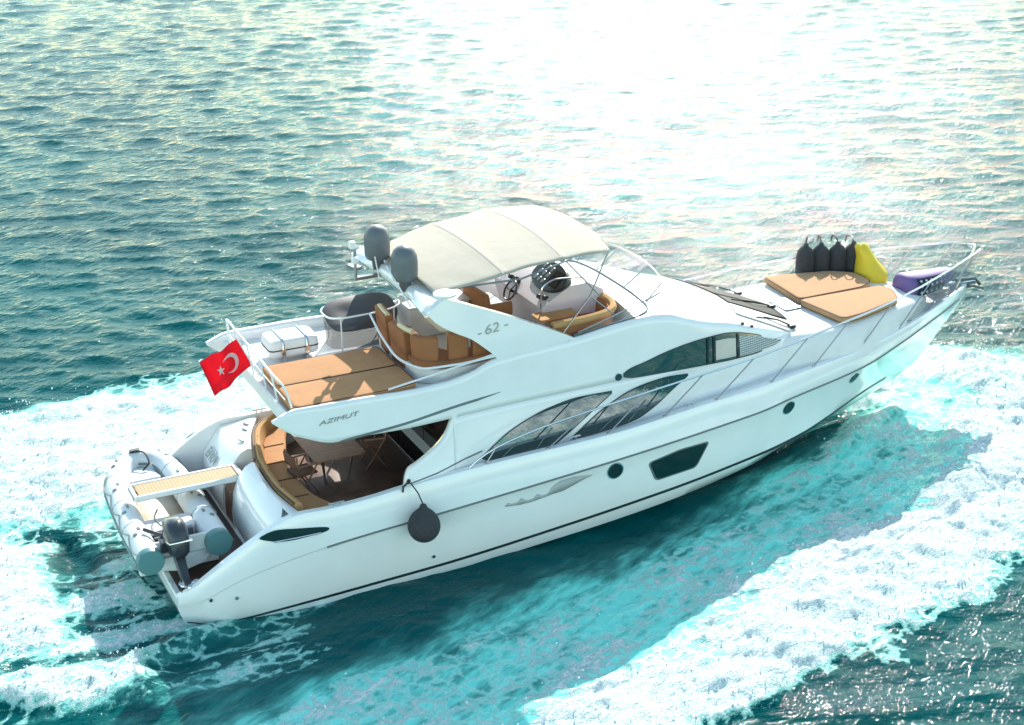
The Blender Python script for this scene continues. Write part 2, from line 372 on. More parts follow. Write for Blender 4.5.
mb = MB(); mb.lathe([(.001, 0), (.05, 0), (.05, .02), (.001, .03)], (1.93, -.95, 1.45), (-1, 0, .5), 12); mb.lathe([(.001, 0), (.025, 0), (.025, .05), (.001, .05)], (1.93, -.95, 1.46), (-1, 0, .5), 10); mb.build('shore_socket', CHROME, tr)
mb = MB(); mb.prism([(0, 0), (.26, 0), (.05, .30)], -.015, .015, lambda x, y, z: (2.0+x, -2.16+z, 1.55+y)); mb.build('boarding_gate', GLASS, Y)
sep([MB().box((xx, yy, 1.75), (.05, .16, .03), .3) for yy, xx in ((1.25, 2.28), (1.75, 2.5), (2.0, 2.6))], 'deck_cleat', GREYM, t2, bevel=.008)

# ---- gangway folded out over the dinghy
gw = MB(); gw.box((.93, .24, 1.44), (2.06, .07, .10)); gw.box((.93, .80, 1.44), (2.06, .07, .10)); gw.box((-.09, .52, 1.43), (.07, .63, .09)); gw.box((1.97, .52, 1.43), (.10, .63, .12))
gang = gw.build('gangway', WHITE, Y, bevel=.015)
gw = MB(); gw.box((.94, .52, 1.46), (1.92, .48, .035)); gw.build('slatted_tread', SLAT, gang)
gw = MB(); gw.box((.93, .24, 1.388), (2.04, .05, .012)); gw.tube([(2.0, .52, 1.40), (1.95, .52, 1.15), (1.80, .52, 1.0)], .05, 10); gw.box((-.13, .52, 1.42), (.03, .5, .05)); gw.build('gangway_hinge', GREYM, gang)

# ---- cockpit
mb = MB(); mb.loft([[(x, -2.32, 1.12+.012*(x-2)), (x, 2.32, 1.12+.012*(x-2))] for x in (2.2, 5.5)]); sole = mb.build('cockpit_sole', SOLE, Y, solid=.04)
def sofa_back(y): return ip(y, [(-2.1, 2.32), (-1.0, 2.2), (0, 2.24), (1.0, 2.45), (1.5, 2.62), (1.9, 2.9), (2.05, 3.15)])
rows = []; rows2 = []; rows3 = []
for y in lin(-2.02, 2.05, 40):
    xb = sofa_back(y); d = ip(y, [(-2.05, .95), (-1.2, .72), (.4, .62), (1.2, .66), (2.05, .55)])
    rows.append([(xb+.02, y, 1.40), (xb+.04, y, 1.62), (xb+.02, y, 1.80), (xb+.07, y, 1.835), (xb+.14, y, 1.80), (xb+.21, y, 1.56), (xb+.20, y, 1.44)])
    rows2.append([(xb+.18, y, 1.40), (xb+.18, y, 1.52), (xb+.24, y, 1.545), (xb+d-.06, y, 1.545), (xb+d, y, 1.52), (xb+d+.01, y, 1.44), (xb+d, y, 1.40)])
    rows3.append([(xb+.05, y, 1.12), (xb+.05, y, 1.405), (xb+d-.04, y, 1.405), (xb+d-.08, y, 1.12)])
mb = MB(); mb.loft(rows3, cap0=True, cap1=True); sofa = mb.build('cockpit_sofa', INNER, Y)
mb = MB(); mb.loft(rows2, cap0=True, cap1=True); mb.build('seat_cushion', TAN, sofa, bevel=.02)
mb = MB(); mb.loft(rows, cap0=True, cap1=True); mb.build('back_cushion', TAN2, sofa)
mb = MB()
mb.tube([(sofa_back(y)+.01, y, 1.80) for y in lin(-2.0, 2.0, 40)], .022, 6)
for y in (-1.25, -.45, .35, 1.15):
    xb = sofa_back(y); mb.tube([(xb+.2, y, 1.552), (xb+.62, y, 1.552)], .010, 5); mb.tube([(xb+.10, y, 1.83), (xb+.215, y, 1.56)], .010, 5)
mb.build('seam', mat('dark_piping', (.06, .03, .015), .6), sofa)
# saloon bulkhead and door glass
mb = MB(); mb.box((5.46, 0, 2.05), (.06, 4.3, 1.9)); bh = mb.build('saloon_bulkhead', GEL, Y)
sep([MB().box((5.425, (y0+y1)/2, 2.08), (.03, y1-y0, 1.76)) for y0, y1 in ((-2.1, -.705), (-.675, .675), (.705, 2.1))], 'door_glass', BLACKG, bh, bevel=.006)
# cockpit steps lamp
mb = MB(); mb.lathe([(.001, 0), (.04, 0), (.03, .02), (.001, .02)], (4.25, -1.35, 1.16), (0, 0, 1), 10); mb.build('courtesy_light', WHITE, sole)

# ---- decks
mb = MB(); rows = []
for i in range(60):
    x = 5.2+(19.05-5.2)*i/59; y = max(.02, line(G, x)[0]-.13); z = deckz(max(5.5, x))
    rows.append([(x, y*t, z+.03*(1-t*t)) for t in lin(-1, 1, 13)])
mb.loft(rows); deck = mb.build('foredeck', DECK, Y)

# ---- house sides: y as a function of (x,z)
def sidey(x, z):
    yb = ip(x, [(1.9, 2.34), (3.5, 2.40), (4.3, 2.42), (5.0, 2.36), (5.8, 2.22), (7, 2.14), (9, 2.08), (10.5, 2.02), (12, 1.88), (13, 1.70), (13.8, 1.50), (14.4, 1.28)])
    lean = ip(x, [(2, .085), (5, .09), (6, .02), (8.5, .02), (10, .04), (11, .08), (14.4, .2)])
    y = yb-lean*(z-2)-.05*max(0, z-2.9)**1.0*ip(x, [(5, 0), (6.5, 1), (9, 1), (10.5, 0)])
    if x > 9.2: y -= .5*min(1, (x-9.2)/2)*max(0, z-(zsh(x)-.35))**2
    return y
def zsh(x): return ip(x, [(8.1, 4.03), (9.0, 4.13), (9.55, 4.17), (10.1, 4.13), (10.7, 3.92), (11.2, 3.74), (11.8, 3.58), (12.4, 3.36), (13.0, 3.15), (13.56, 2.96), (14.4, 2.78)])
def ztop(x):
    if x > 9.55: return zsh(x)
    return ip(x, [(1.97, 3.58), (2.45, 3.73), (3.4, 3.73), (5.3, 3.69), (5.8, 3.76), (6.37, 3.93), (8.1, 4.03), (9.0, 4.13), (9.55, 4.17)])
def zwing(x): return ip(x, [(1.97, 3.55), (2.2, 3.36), (2.45, 3.21), (3.1, 3.0), (3.4, 3.02), (5.4, 2.98)])
def zfront(x): return ip(x, [(4.30, 1.78), (4.37, 2.10), (4.45, 2.22), (4.6, 2.28), (5.0, 2.48), (5.25, 2.68), (5.42, 2.98)])
def side_panel(sd_):
    mb = MB()
    def colm(x, z0, z1, n): return [(x, sd_*sidey(x, z), z) for z in lin(z0, z1, n)]
    mb.loft([colm(x, zwing(x), ztop(x), 8) for x in lin(1.97, 5.42, 40)])
    mb.loft([colm(x, 1.70 if x < 5.42 else deckz(x)-.03, zfront(x), 8) for x in [4.3, 4.31, 4.33, 4.36, 4.4, 4.45, 4.52, 4.6, 4.75, 4.9, 5.05, 5.15, 5.25, 5.32, 5.38, 5.42]])
    # forward of the opening
    rows = []
    for x in lin(5.42, 14.4, 90): rows.append(colm(x, min(1.70+(x-5.42)*.4, deckz(x)-.03) if x < 6.2 else deckz(x)-.03, 2.98 if x < 5.43 else min(2.98, ztop(x)), 10))
    mb.loft(rows)
    rows = []
    for x in lin(5.42, 13.5, 80): rows.append(colm(x, min(2.98, ztop(x)-.001), ztop(x), 8))
    mb.loft(rows)
    return mb
house = None
for sd_ in (-1, 1):
    o = side_panel(sd_).build('house_side', GEL, Y, solid=.11, auto=50)
    if sd_ < 0: house = o
    SIDE = o
    fs = lambda x, z, w_=0, s=sd_: (x, s*(sidey(x, z)+.006+w_), z)
    def winband(top, bot, name, m, x0, x1, n=40, out=.010, parent=o):
        mb = MB(); rows = []
        T = smooth_c(top); Bt = smooth_c(bot)
        for x in lin(x0, x1, n):
            zt, zb = T(x), Bt(x)
            if zt < zb+.004: zt = zb = (zt+zb)/2; zt += .002
            rows.append([fs(x, zb, -.02)]+[fs(x, zb+(zt-zb)*t, out) for t in lin(0, 1, 7)]+[fs(x, zt, -.02)])
        mb.loft(rows); w_o = mb.build(name, m, parent)
        edge = [fs(x, max(T(x), Bt(x)+.004)+.004, .004) for x in lin(x0, x1, n)]+[fs(x, min(Bt(x), T(x)-.004)-.004, .004) for x in lin(x1, x0, n)]
        MB().tube(edge, .013, 5, closed=True).build('gasket', STRIPE, w_o); return w_o
    def smooth_c(pts): return lambda x: ip(x, pts)
    wa = ([(6.0, 2.05), (6.25, 2.22), (6.55, 2.41), (7.0, 2.60), (7.49, 2.74), (8.1, 2.82), (8.84, 2.80)], [(6.0, 2.02), (6.2, 1.92), (6.5, 1.89), (7.0, 1.885), (7.42, 1.91), (7.8, 2.09), (8.12, 2.30), (8.5, 2.55), (8.84, 2.775)])
    o1 = winband(*wa, 'side_window', GLASS, 6.0, 8.84)
    wb = ([(7.97, 2.02), (8.3, 2.25), (8.6, 2.44), (8.89, 2.58), (9.25, 2.72), (9.67, 2.80), (10.1, 2.83), (10.62, 2.79)], [(7.97, 1.98), (8.3, 1.99), (8.65, 2.01), (9.1, 2.05), (9.43, 2.11), (9.85, 2.30), (10.22, 2.54), (10.62, 2.77)])
    o2 = winband(*wb, 'side_window', GLASS, 7.97, 10.62)
    up_t = [(9.12, 3.10), (9.25, 3.17), (9.6, 3.24), (10.13, 3.36), (10.6, 3.42), (11.07, 3.44), (11.5, 3.43), (11.82, 3.385), (12.35, 3.23), (12.8, 3.06), (13.2, 2.93)]
    up_b = [(9.12, 3.05), (9.3, 3.0), (10.2, 2.95), (11.16, 2.89), (11.87, 2.85), (12.4, 2.84), (12.8, 2.85), (13.2, 2.90)]
    o3 = winband(up_t, up_b, 'side_window', GLASS, 9.12, 12.55)
    mt = smooth_c(up_t); mbm = smooth_c(up_b)
    # aft bit of glass is one pane, then two framed panes, then the perforated cover
    mbs_ = []
    for x in (11.12, 11.28, 11.90): mbs_.append(MB().loft([[fs(xx, mbm(xx)+.01, .012), fs(xx, mbm(xx)+.01, .03), fs(xx, mt(xx)-.01, .03), fs(xx, mt(xx)-.01, .012)] for xx in (x-.025, x+.025)]))
    sep(mbs_, 'mullion', STRIPE, o3, smooth=False)
    
    mb = MB(); mb.loft([[fs(x, zz, .013) for zz in lin(mbm(x)+.05, mt(x)-(.10), 4)] for x in lin(11.33, 11.85, 6)]); mb.build('pane_reflection', SHADE, o3)  # pale plate standing in for the reflection on this window pane
    mb = MB(); mb.loft([[fs(x, zz, .014) for zz in lin(mbm(x)+.02, mt(x)-.02-.10*max(0, (12.4-x)), 5)] for x in lin(11.95, 13.12, 18)]); mb.build('mesh_cover', MESH, o)
    mb = MB(); mb.loft([[fs(x, zz, .013) for zz in (2.02, 2.20, 2.35)] for x in lin(8.7, 9.3, 6)])
    for wi, (tp, bt), xs in ((o1, wa, (6.35, 7.1)), (o2, wb, (8.55, 9.2))):
        for x in xs:
            T = smooth_c(tp); Bt = smooth_c(bt); za, zb = Bt(x), T(x+.35)*.5+Bt(x+.35)*.5
            MB().tube([fs(x, za+.01, .014), fs(x+.42, zb, .014)], .012, 5).build('sliding_frame', RUB, wi)
    # small port aft of the upper window, groove below the coaming
    mb = MB(); mb.lathe([(.001, -.02), (.075, -.02), (.075, .012), (.001, .012)], fs(9.0, 3.06), (0, sd_, 0), 18); mb.build('side_light', GLASS, o)
    mb = MB(); mb.tube([fs(x, z, -.012) for x, z in zip(lin(3.16, 6.45, 20), lin(3.0, 3.27, 20))], [.012]+[.028]*16+[.02, .015, .008], 6); mb.build('styling_groove', RUB, o)
    mb = MB(); mb.tube([fs(x, z, -.006) for x, z in ((4.45, 1.93), (5.0, 1.99), (5.6, 2.10), (6.0, 2.17))], .016, 6); mb.build('coaming_line', RUB, o)
    # radar-arch fin: a swept panel standing on the coaming
    fin_aft = [(6.42, 3.90), (6.36, 3.99), (6.12, 4.22), (5.88, 4.42), (5.55, 4.60), (5.25, 4.80), (5.05, 5.02)]
    fin_fwd = [(8.12, 4.00), (7.75, 4.20), (7.25, 4.44), (6.75, 4.68), (6.25, 4.90), (5.80, 5.10), (5.45, 5.24)]
    a = curve([(x, 0, z) for x, z in fin_aft], 24); b2 = curve([(x, 0, z) for x, z in fin_fwd], 24)
    def finy(x, z): return sidey(x, z)-.10*max(0, z-4.3)
    rows = []
    for p, q in zip(a, b2):
        ro = [(p[0]+(q[0]-p[0])*t, sd_*(finy(p[0]+(q[0]-p[0])*t, p[2]+(q[2]-p[2])*t)-.0), p[2]+(q[2]-p[2])*t) for t in lin(0, 1, 10)]
        ri = [(x, sd_*(abs(y)-.16), z) for x, y, z in ro[::-1]]
        rows.append(ro+ri)
    mb = MB(); mb.loft(rows, cv=True, cap0=True, cap1=True); fin = mb.build('arch_fin', GEL, Y, auto=45, bevel=.0)
    if sd_ < 0:
        fo = lambda u, v, w_: (6.10+u, -(finy(6.1+u, 4.44+v)+.008+w_), 4.44+v+.05*u)
        for ch_, du in (('-', -.10), ('62', .06), ('-', .47)): text_mesh(ch_, .25, lambda u, v, w_: fo(u*1.3+du, v+.05*du, w_), .15, .004).build('dash_mark' if ch_ == '-' else 'name_lettering', LETTER, fin, smooth=False)
        text_mesh('AZIMUT', .115, lambda u, v, w_: fs(2.80+u*1.75, 3.37+v+.15*u, .006+w_), .25, .004).build('name_lettering', LETTER, o, smooth=False)
# arch crossbeam
rows = []
for y in lin(-1.86, 1.86, 21):
    e = .12*(1-(y/1.86)**2)
    rows.append([(5.05+e, y, 4.93), (5.0+e, y, 5.02), (5.08+e, y, 5.12+e*.4), (5.4+e, y, 5.16+e*.4), (5.55+e, y, 5.10), (5.5+e, y, 4.98), (5.3+e, y, 4.92)])
mb = MB(); mb.loft(rows, cv=True, cap0=True, cap1=True); arch = mb.build('arch_beam', GEL, Y, auto=60)
for yy in (.76, -.68):
    mb = MB(); mb.lathe([(.10, -.20), (.12, 0), (.22, .03), (.25, .11), (.258, .36), (.245, .49), (.20, .60), (.12, .67), (.001, .70)], (5.16, yy, 5.25), (0, 0, 1), 28); mb.build('satellite_dome', DOME, arch, auto=0)
mb = MB(); mb.lathe([(.001, 0), (.10, 0), (.12, .03), (.10, .06), (.06, .08), (.06, .12), (.21, .13), (.22, .18), (.15, .21), (.001, .22)], (5.5, -1.80, 5.12), (0, 0, 1), 20); mb.build('antenna', WHITE, arch, auto=50)
mb = MB(); mb.tube([(4.62, .55, 4.96), (4.62, .55, 5.62)], .035, 8); mb.box((4.86, .55, 5.0), (.5, .10, .06)); mb.box((4.66, .72, 5.18), (.16, .30, .06), .2); mb.build('light_mast', GREYM, arch)
sep([MB().box((4.58, .56, 5.68), (.12, .13, .15)), MB().box((4.58, .45, 5.40), (.12, .12, .13))], 'mast_light', WHITE, arch, bevel=.02)
sep([MB().tube([(4.85, -.55, 5.55), (5.02, -1.0, 5.05), (5.06, -1.2, 4.90)], .016, 6), MB().tube([(4.98, .2, 4.98), (4.9, .2, 5.5)], .014, 6)], 'whip_antenna', WHITE, arch)

# ---- flybridge deck slab (roof of the cockpit and saloon)
rows = []
for i, x in enumerate(lin(2.32, 9.7, 50)):
    y = sidey(x, 3.4)-.05; e = .10*(1-min(1, (x-2.32)/.3))
    rows.append([(x+.0, -y, 3.14+e), (x, -y, 3.50), (x, 0, 3.53), (x, y, 3.50), (x, y, 3.14+e), (x, 0, 3.16+e)])
mb = MB(); mb.loft(rows, cv=True, cap0=True, cap1=True); fly = mb.build('flybridge_deck', DECK, Y, auto=40)
mb = MB(); mb.tube([(2.34, y, 3.52) for y in lin(-2.2, 2.2, 12)], .045, 8); mb.build('aft_edge_trim', WHITE, fly)
# ---- brow over the saloon: crowned surface down to the coach roof
CROWN = .22
def browz(x, y):
    ys = sidey(x, zsh(x)); t = min(1, abs(y)/ys); return zsh(x)+CROWN*(1-t**2.6)*ip(x, [(9.5, .6), (11, 1), (13, .9), (14.4, .7)])
rows = []
for x in lin(9.45, 14.2, 60):
    ys = sidey(x, zsh(x)); rows.append([(x, t*ys, browz(x, t*ys)) for t in lin(-1, 1, 33)])
mb = MB(); mb.loft(rows); brow = mb.build('brow', GEL, Y, auto=60)
mb = MB(); mb.loft([[(9.45, t*sidey(9.45, 4.1), 3.5) for t in lin(-1, 1, 33)], [(x, y, z) for x, y, z in rows[0]]]); mb.build('dash_bulkhead', INNER, Y)
def pane(pts, name, m, lift=.008, parent=None, n=10):
    mb = MB(); A, B2, C2, D = [Vector((*p, 0)) for p in pts]; rows = []
    for i in range(n+1):
        s = i/n; l = A.lerp(D, s); r = B2.lerp(C2, s); rows.append([(q.x, q.y, browz(q.x, q.y)+lift) for q in [l.lerp(r, t/n) for t in range(n+1)]])
    mb.loft(rows); return mb.build(name, m, parent or brow, solid=-.012)
ws1 = pane([(12.05, 1.3), (13.35, 1.05), (13.80, -.02), (12.45, -.02)], 'windscreen_pane', SMOKE)
ws2 = pane([(12.45, -.06), (13.80, -.06), (13.72, -.85), (12.42, -.52)], 'windscreen_pane', SMOKE)
ws3 = pane([(12.40, -.62), (13.70, -.92), (13.45, -1.40), (12.20, -1.22)], 'windscreen_pane', SHADE)
def wp(x, y, h=.05): return (x, y, browz(x, y)+h)
for (xa, ya), (xb, yb) in (((13.75, -.2), (12.95, -.15)), ((13.6, -1.2), (13.0, -1.05)), ((13.6, .9), (12.6, 1.0))):
    mb = MB(); mb.tube([wp(xa, ya), wp((xa+xb)/2, (ya+yb)/2, .08), wp(xb, yb, .03)], .016, 6); mb.tube([wp(xb-.25, yb-.1, .03), wp(xb+.35, yb+.06, .03)], .014, 5); mb.box(wp(xa, ya, .04), (.16, .09, .07)); mb.build('wiper', BLACK, brow)
sep([MB().lathe([(.001, 0), (.035, 0), (.035, .05), (.001, .06)], wp(x, y, 0), (0, 0, 1), 10) for x, y in ((12.1, -1.62), (12.3, -1.66))], 'washer_jet', BLACK, brow)

# ---- coach roof under the bow sun pads
rows = []
for x in lin(12.3, 18.0, 46):
    yt = ip(x, [(12.3, 1.20), (13.3, 1.50), (14.3, 1.64), (14.7, 1.64), (16.0, 1.30), (17.0, .92), (17.6, .55), (18.0, .12)]); zt = ip(x, [(12.3, 2.95), (13.3, 2.97), (14.5, 2.99), (16.5, 2.97), (17.2, 2.90), (17.7, 2.78), (18.0, 2.62)]); zd = deckz(x)-.02
    half = [(0, zt+.03), (.5*yt, zt+.02), (.85*yt, zt+.005), (.94*yt, zt-.02), (1.0*yt, zt-.07), (1.03*yt+.02, zt-.16), (1.05*yt+.05, zt-.30), (1.06*yt+.09, (zt-.3+zd)/2), (1.08*yt+.14, zd)]
    rows.append([(x, -y, z) for y, z in half[::-1]]+[(x, y, z) for y, z in half[1:]])
mb = MB(); mb.loft(rows); coach = mb.build('coach_roof', DECK, Y, auto=50)
mb = MB(); mb.prism(rounded([(14.02, -.35), (14.02, .35), (14.45, .35), (14.45, -.35)], .08), 3.01, 3.05); mb.build('deck_hatch', GREYM, coach, bevel=.01)
mb = MB(); mb.prism(rounded([(16.72, .45), (16.72, .95), (17.05, .85), (17.05, .40)], .06), 2.93, 2.99); mb.build('foot_recess', LILAC, coach)

# ---- bow: windlass, anchor, roller
mb = MB(); mb.box((18.35, 0, 2.70), (.35, .30, .10)); mb.lathe([(.001, 0), (.09, 0), (.07, .07), (.10, .14), (.001, .15)], (18.35, -.08, 2.74), (0, 0, 1), 14); mb.lathe([(.001, 0), (.06, 0), (.05, .1), (.07, .15), (.001, .16)], (18.38, .12, 2.74), (0, 0, 1), 14); mb.build('windlass', GREYM, deck)
mb = MB(); mb.box((19.05, 0, 2.72), (.75, .16, .06)); mb.tube([(18.6, 0, 2.78), (19.55, 0, 2.74)], .03, 8)
anch = MB(); anch.tube([(18.9, 0, 2.84), (19.45, 0, 2.80), (19.62, 0, 2.62)], .045, 8)
anch.prism([(0, -.20), (.38, -.10), (.46, 0), (.38, .10), (0, .20), (-.06, 0)], -.03, .03, lambda x, y, z: (19.28+x, y, 2.60-x*.25+z+abs(y)*.5))
mb.build('bow_roller', CHROME, deck); anch.build('anchor', ANCH, deck, bevel=.01)
for xx, yy in ((7.9, 2.28), (16.6, 1.18), (3.0, 2.38), (10.5, 2.28)):
    for s in (-1, 1):
        mb = MB(); z = line(G, xx)[1]+.02; mb.box((xx, s*yy, z+.05), (.30, .035, .03)); mb.box((xx-.06, s*yy, z+.02), (.03, .03, .06)); mb.box((xx+.06, s*yy, z+.02), (.03, .03, .06)); mb.build('mooring_cleat', CHROME, deck, bevel=.006)

# ---- guard rails
def railz(x): return ip(x, [(5.62, 1.99), (5.8, 2.12), (6.28, 2.32), (7.2, 2.52), (8.17, 2.65), (10.6, 2.91), (11.9, 3.02), (13.1, 3.13), (14.2, 3.25), (15.8, 3.38), (17, 3.46), (18.2, 3.54), (19.3, 3.62)])
def raily(x):
    return max(.12, line(G, min(18.9, x-.35))[0]-.05+ip(x, [(13, 0), (17, .06), (19.4, .12)]))
for sd_ in (-1, 1):
    top = [(x, sd_*raily(x), railz(x)) for x in lin(5.62, 19.25, 70)]
    mb = MB(); mb.tube(top, .021, 8); rail = mb.build('bow_rail', CHROME, Y)
    for xb in (5.98, 7.28, 8.59, 9.86, 11.07, 12.47, 13.61, 14.96, 16.3, 17.4, 18.3):
        rk = ip(xb, [(5.9, .15), (6.5, .5), (7.3, .85), (16, .9), (19, .8)]); xt = min(19.2, xb+rk)
        yb, zb = line(G, xb); mb = MB(); mb.tube([(xb, sd_*(max(.1, yb-.07)), zb+.01), (xt, sd_*raily(xt), railz(xt))], .014, 6)
        mb.lathe([(.001, 0), (.035, 0), (.03, .02), (.001, .03)], (xb, sd_*(max(.1, yb-.07)), zb+.015), (0, 0, 1), 10); mb.build('stanchion', GREYM, rail)
mb = MB(); mb.tube([(19.25, -.12, 3.62), (19.34, 0, 3.63), (19.25, .12, 3.62)], .03, 8); mb.tube([(18.75, -.2, 2.74), (19.28, -.10, 3.61)], .028, 8); mb.build('pulpit', CHROME, Y)
# netting at the bow, starboard
mb = MB()
for i in range(34):
    x = 16.55+i*.065; yb, zb = line(G, x); mb.tube([(x, -(yb-.05), zb+.03), (x+.85, -raily(x+.85), railz(x+.85)-.02)], .0045, 4)
for k in range(1, 9):
    t = k/9; ps = []
    for i in range(18):
        x = 16.55+i*.126; yb, zb = line(G, x); a = Vector((x, -(yb-.05), zb+.03)); b = Vector((x+.85, -raily(x+.85), railz(x+.85))); ps.append(a.lerp(b, t))
    mb.tube(ps, .0045, 4)
mb.build('rail_netting', RUB, Y)
mb = MB()
for i in range(30):
    x = 11.2+i*.07
    for sd_ in (-1,):
        yb, zb = line(G, x); mb.tube([(x, -(yb-.06), zb+.03), (x+.86, -raily(x+.86), railz(x+.86)-.02)], .003, 3)
# ---- flybridge rails aft
mb = MB(); mb.tube(curve([(2.36, 1.75, 3.5), (2.30, 1.70, 4.15), (2.27, 1.4, 4.22), (2.24, -.2, 4.22), (2.22, -1.7, 4.20), (2.3, -1.95, 4.1), (2.4, -2.0, 3.7)], 40), .022, 8); fr = mb.build('fly_aft_rail', WHITE, Y)
for yy in (1.0, .2, -.6, -1.3):
    mb = MB(); mb.tube([(2.36, yy, 3.52), (2.25, yy, 4.21)], .018, 6); mb.build('stanchion', WHITE, fr)
mb = MB(); mb.tube([(2.32, 1.72, 3.85), (2.3, 0, 3.87), (2.3, -1.95, 3.85)], .012, 6); mb.build('mid_wire', WHITE, fr)
mb = MB(); mb.tube(curve([(4.80, .35, 4.30), (4.72, -.5, 4.12), (4.70, -1.2, 4.0), (5.0, -1.95, 3.95), (5.6, -2.03, 3.95), (6.36, -2.08, 4.0)], 30), .024, 8); mb.tube([(4.2, -2.12, 3.75), (5.0, -2.1, 3.85), (6.36, -2.04, 4.02)], .02, 8); mb.build('sofa_rail', WHITE, Y)
# ---- stair hatch with its smoked screen and handrail
def ob(r, z, cx=4.85, cy=1.05, hx=.72, lean=0):
    out = []
    for a in lin(0, 2*math.pi, 41)[:-1]:
        ca, sa = math.cos(a), math.sin(a); e = .62
        out.append((cx+lean+(hx+r)*math.copysign(abs(ca)**e, ca), cy+(.42+r)*math.copysign(abs(sa)**e, sa), z+(.04*ca)))
    return out
mb = MB(); mb.loft([ob(0, 3.50), ob(0, 3.9), ob(.02, 4.08)], cv=True); st = mb.build('stair_screen', SCREEN, Y, solid=.02)
def lid(r, dz, hx=.72): return [(x, y, z-.10+.46*(y-.62)+dz) for x, y, z in ob(r, 4.02, hx=hx)]
mb = MB(); mb.loft([lid(.0, -.03), lid(.015, 0), lid(-.02, .02)]+[lid(-.02-.34*t, .02+.0*t, .72-.2*t) for t in (.5, 1)], cv=True, cap0=True, cap1=True); mb.build('stair_hatch', mat('smoked_lid', (.06, .058, .062), .5), st)
mb = MB(); mb.tube(ob(.05, 4.22), .018, 6, closed=True)
mb.build('stair_handrail', WHITE, st)
for i in (6, 14, 26, 34): p = ob(.05, 4.22)[i]; MB().tube([(p[0], p[1], 3.5), p], .016, 6).build('stanchion', WHITE, st)

# ---- flybridge sofa around the table under the arch
def cushion_wall(path, z0, z1, th, m, name, parent, lean=.08):
    mb = MB(); rows = []
    P = [Vector((*p, 0)) for p in path]
    for i, p in enumerate(P):
        t = (P[min(i+1, len(P)-1)]-P[max(0, i-1)]).normalized(); nrm = Vector((-t.y, t.x, 0))
        def q(o, z): v = p+nrm*o; return (v.x, v.y, z)
        rows.append([q(0, z0), q(-.02, (z0+z1)/2), q(-lean, z1-.04), q(-lean+.03, z1), q(-lean+th-.03, z1), q(-lean+th, z1-.04), q(th, z0)])
    mb.loft(rows, cv=True, cap0=True, cap1=True); return mb.build(name, m, parent)
bp_ = [p[:2] for p in curve([(4.98, .45, 0), (4.92, -.2, 0), (4.93, -.9, 0), (5.05, -1.4, 0), (5.32, -1.64, 0), (5.8, -1.73, 0), (6.45, -1.74, 0)], 36)]
mb = MB()
mb.prism(rounded([(4.95, .4), (4.95, -1.5), (5.4, -1.85), (6.3, -1.85), (6.3, -1.25), (5.75, -1.2), (5.6, -.9), (5.6, .4)], .1), 3.52, 3.80); fsofa = mb.build('fly_sofa', INNER, Y)
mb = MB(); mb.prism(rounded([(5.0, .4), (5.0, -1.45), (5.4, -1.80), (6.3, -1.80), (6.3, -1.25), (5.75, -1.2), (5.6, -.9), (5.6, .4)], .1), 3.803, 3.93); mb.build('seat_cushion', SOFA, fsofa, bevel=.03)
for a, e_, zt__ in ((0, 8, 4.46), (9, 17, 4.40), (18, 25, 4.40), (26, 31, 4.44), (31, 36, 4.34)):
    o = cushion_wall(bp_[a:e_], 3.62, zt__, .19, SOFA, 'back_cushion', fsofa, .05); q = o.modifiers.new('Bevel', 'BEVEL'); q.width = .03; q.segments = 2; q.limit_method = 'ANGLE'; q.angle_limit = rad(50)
for a, e_ in ((1, 8), (13, 19)):
    P = bp_[a:e_]; MB().tube([(x+.03, y+.0, 4.44) for x, y in P], .05, 6).build('lit_rim', CREAM, fsofa)  # cream rolls paint in the sunlit tops of the sofa backs
mb = MB(); mb.box((6.35, .9, 3.85), (1.3, .7, .62)); mb.box((6.35, .9, 4.18), (1.36, .76, .04)); mb.build('wet_bar', INNER, Y, bevel=.03)
mb = MB(); mb.prism(rounded([(5.8, -.85), (5.8, .1), (6.5, .1), (6.5, -.85)], .12), 4.12, 4.16); mb.lathe([(.2, 3.53), (.06, 3.56), (.06, 4.12)], (6.15, -.38, 0), (0, 0, 1), 12); mb.build('fly_table', CREAM, Y)

# ---- helm: console, wheel, instrument pod, seat
mb = MB(); rows = []
for y in lin(-.75, 1.5, 16):
    rows.append([(8.15, y, 3.5), (8.0, y, 4.05), (7.98, y, 4.22), (8.25, y, 4.40), (8.62, y, 4.60), (9.0, y, 4.62), (9.35, y, 4.42), (9.45, y, 3.5)])
mb.loft(rows, cap0=True, cap1=True); con = mb.build('helm_console', LILAC, Y, auto=35)
mb = MB(); ol = [(.34*math.copysign(abs(math.cos(a))**.8, math.cos(a)), .62*math.sin(a)) for a in lin(0, 2*math.pi, 33)[:-1]]
def pod(u, v, w_): return (8.48+u*.72-w_*.62, -.10+v, 4.62+u*.62+w_*.78)
mb.prism(ol, -.14, .03, pod); ipod = mb.build('instrument_pod', DASH, con, bevel=.02)
sep([MB().lathe([(.001, 0), (.062, 0), (.05, .012), (.001, .012)], pod(u, v, .03), (-.62, 0, .78), 14) for u in (-.16, .0, .15) for v in (.36, .20, .04)], 'gauge', GAUGE, ipod)
mb = MB(); mb.prism(rounded([(-.18, -.50), (-.18, -.10), (.2, -.10), (.2, -.46)], .05), .028, .042, pod); mb.build('chart_screen', BLACKG, ipod)
sep([MB().box((8.10+dx, y, 4.36), (.12, .09, .09), .2, .4) for y, dx in ((.62, 0), (.80, .05), (-.42, .0), (-.55, .06), (.95, .02))], 'throttle_lever', DASH, con, bevel=.015)
mb = MB(); cw = Vector((7.86, .45, 4.26)); ax = Vector((-.85, 0, .5)).normalized(); a = Vector((0, 1, 0)); b = ax.cross(a)
mb.tube([cw+.21*(math.cos(t)*a+math.sin(t)*b) for t in lin(0, 2*math.pi, 25)[:-1]], .02, 6, closed=True)
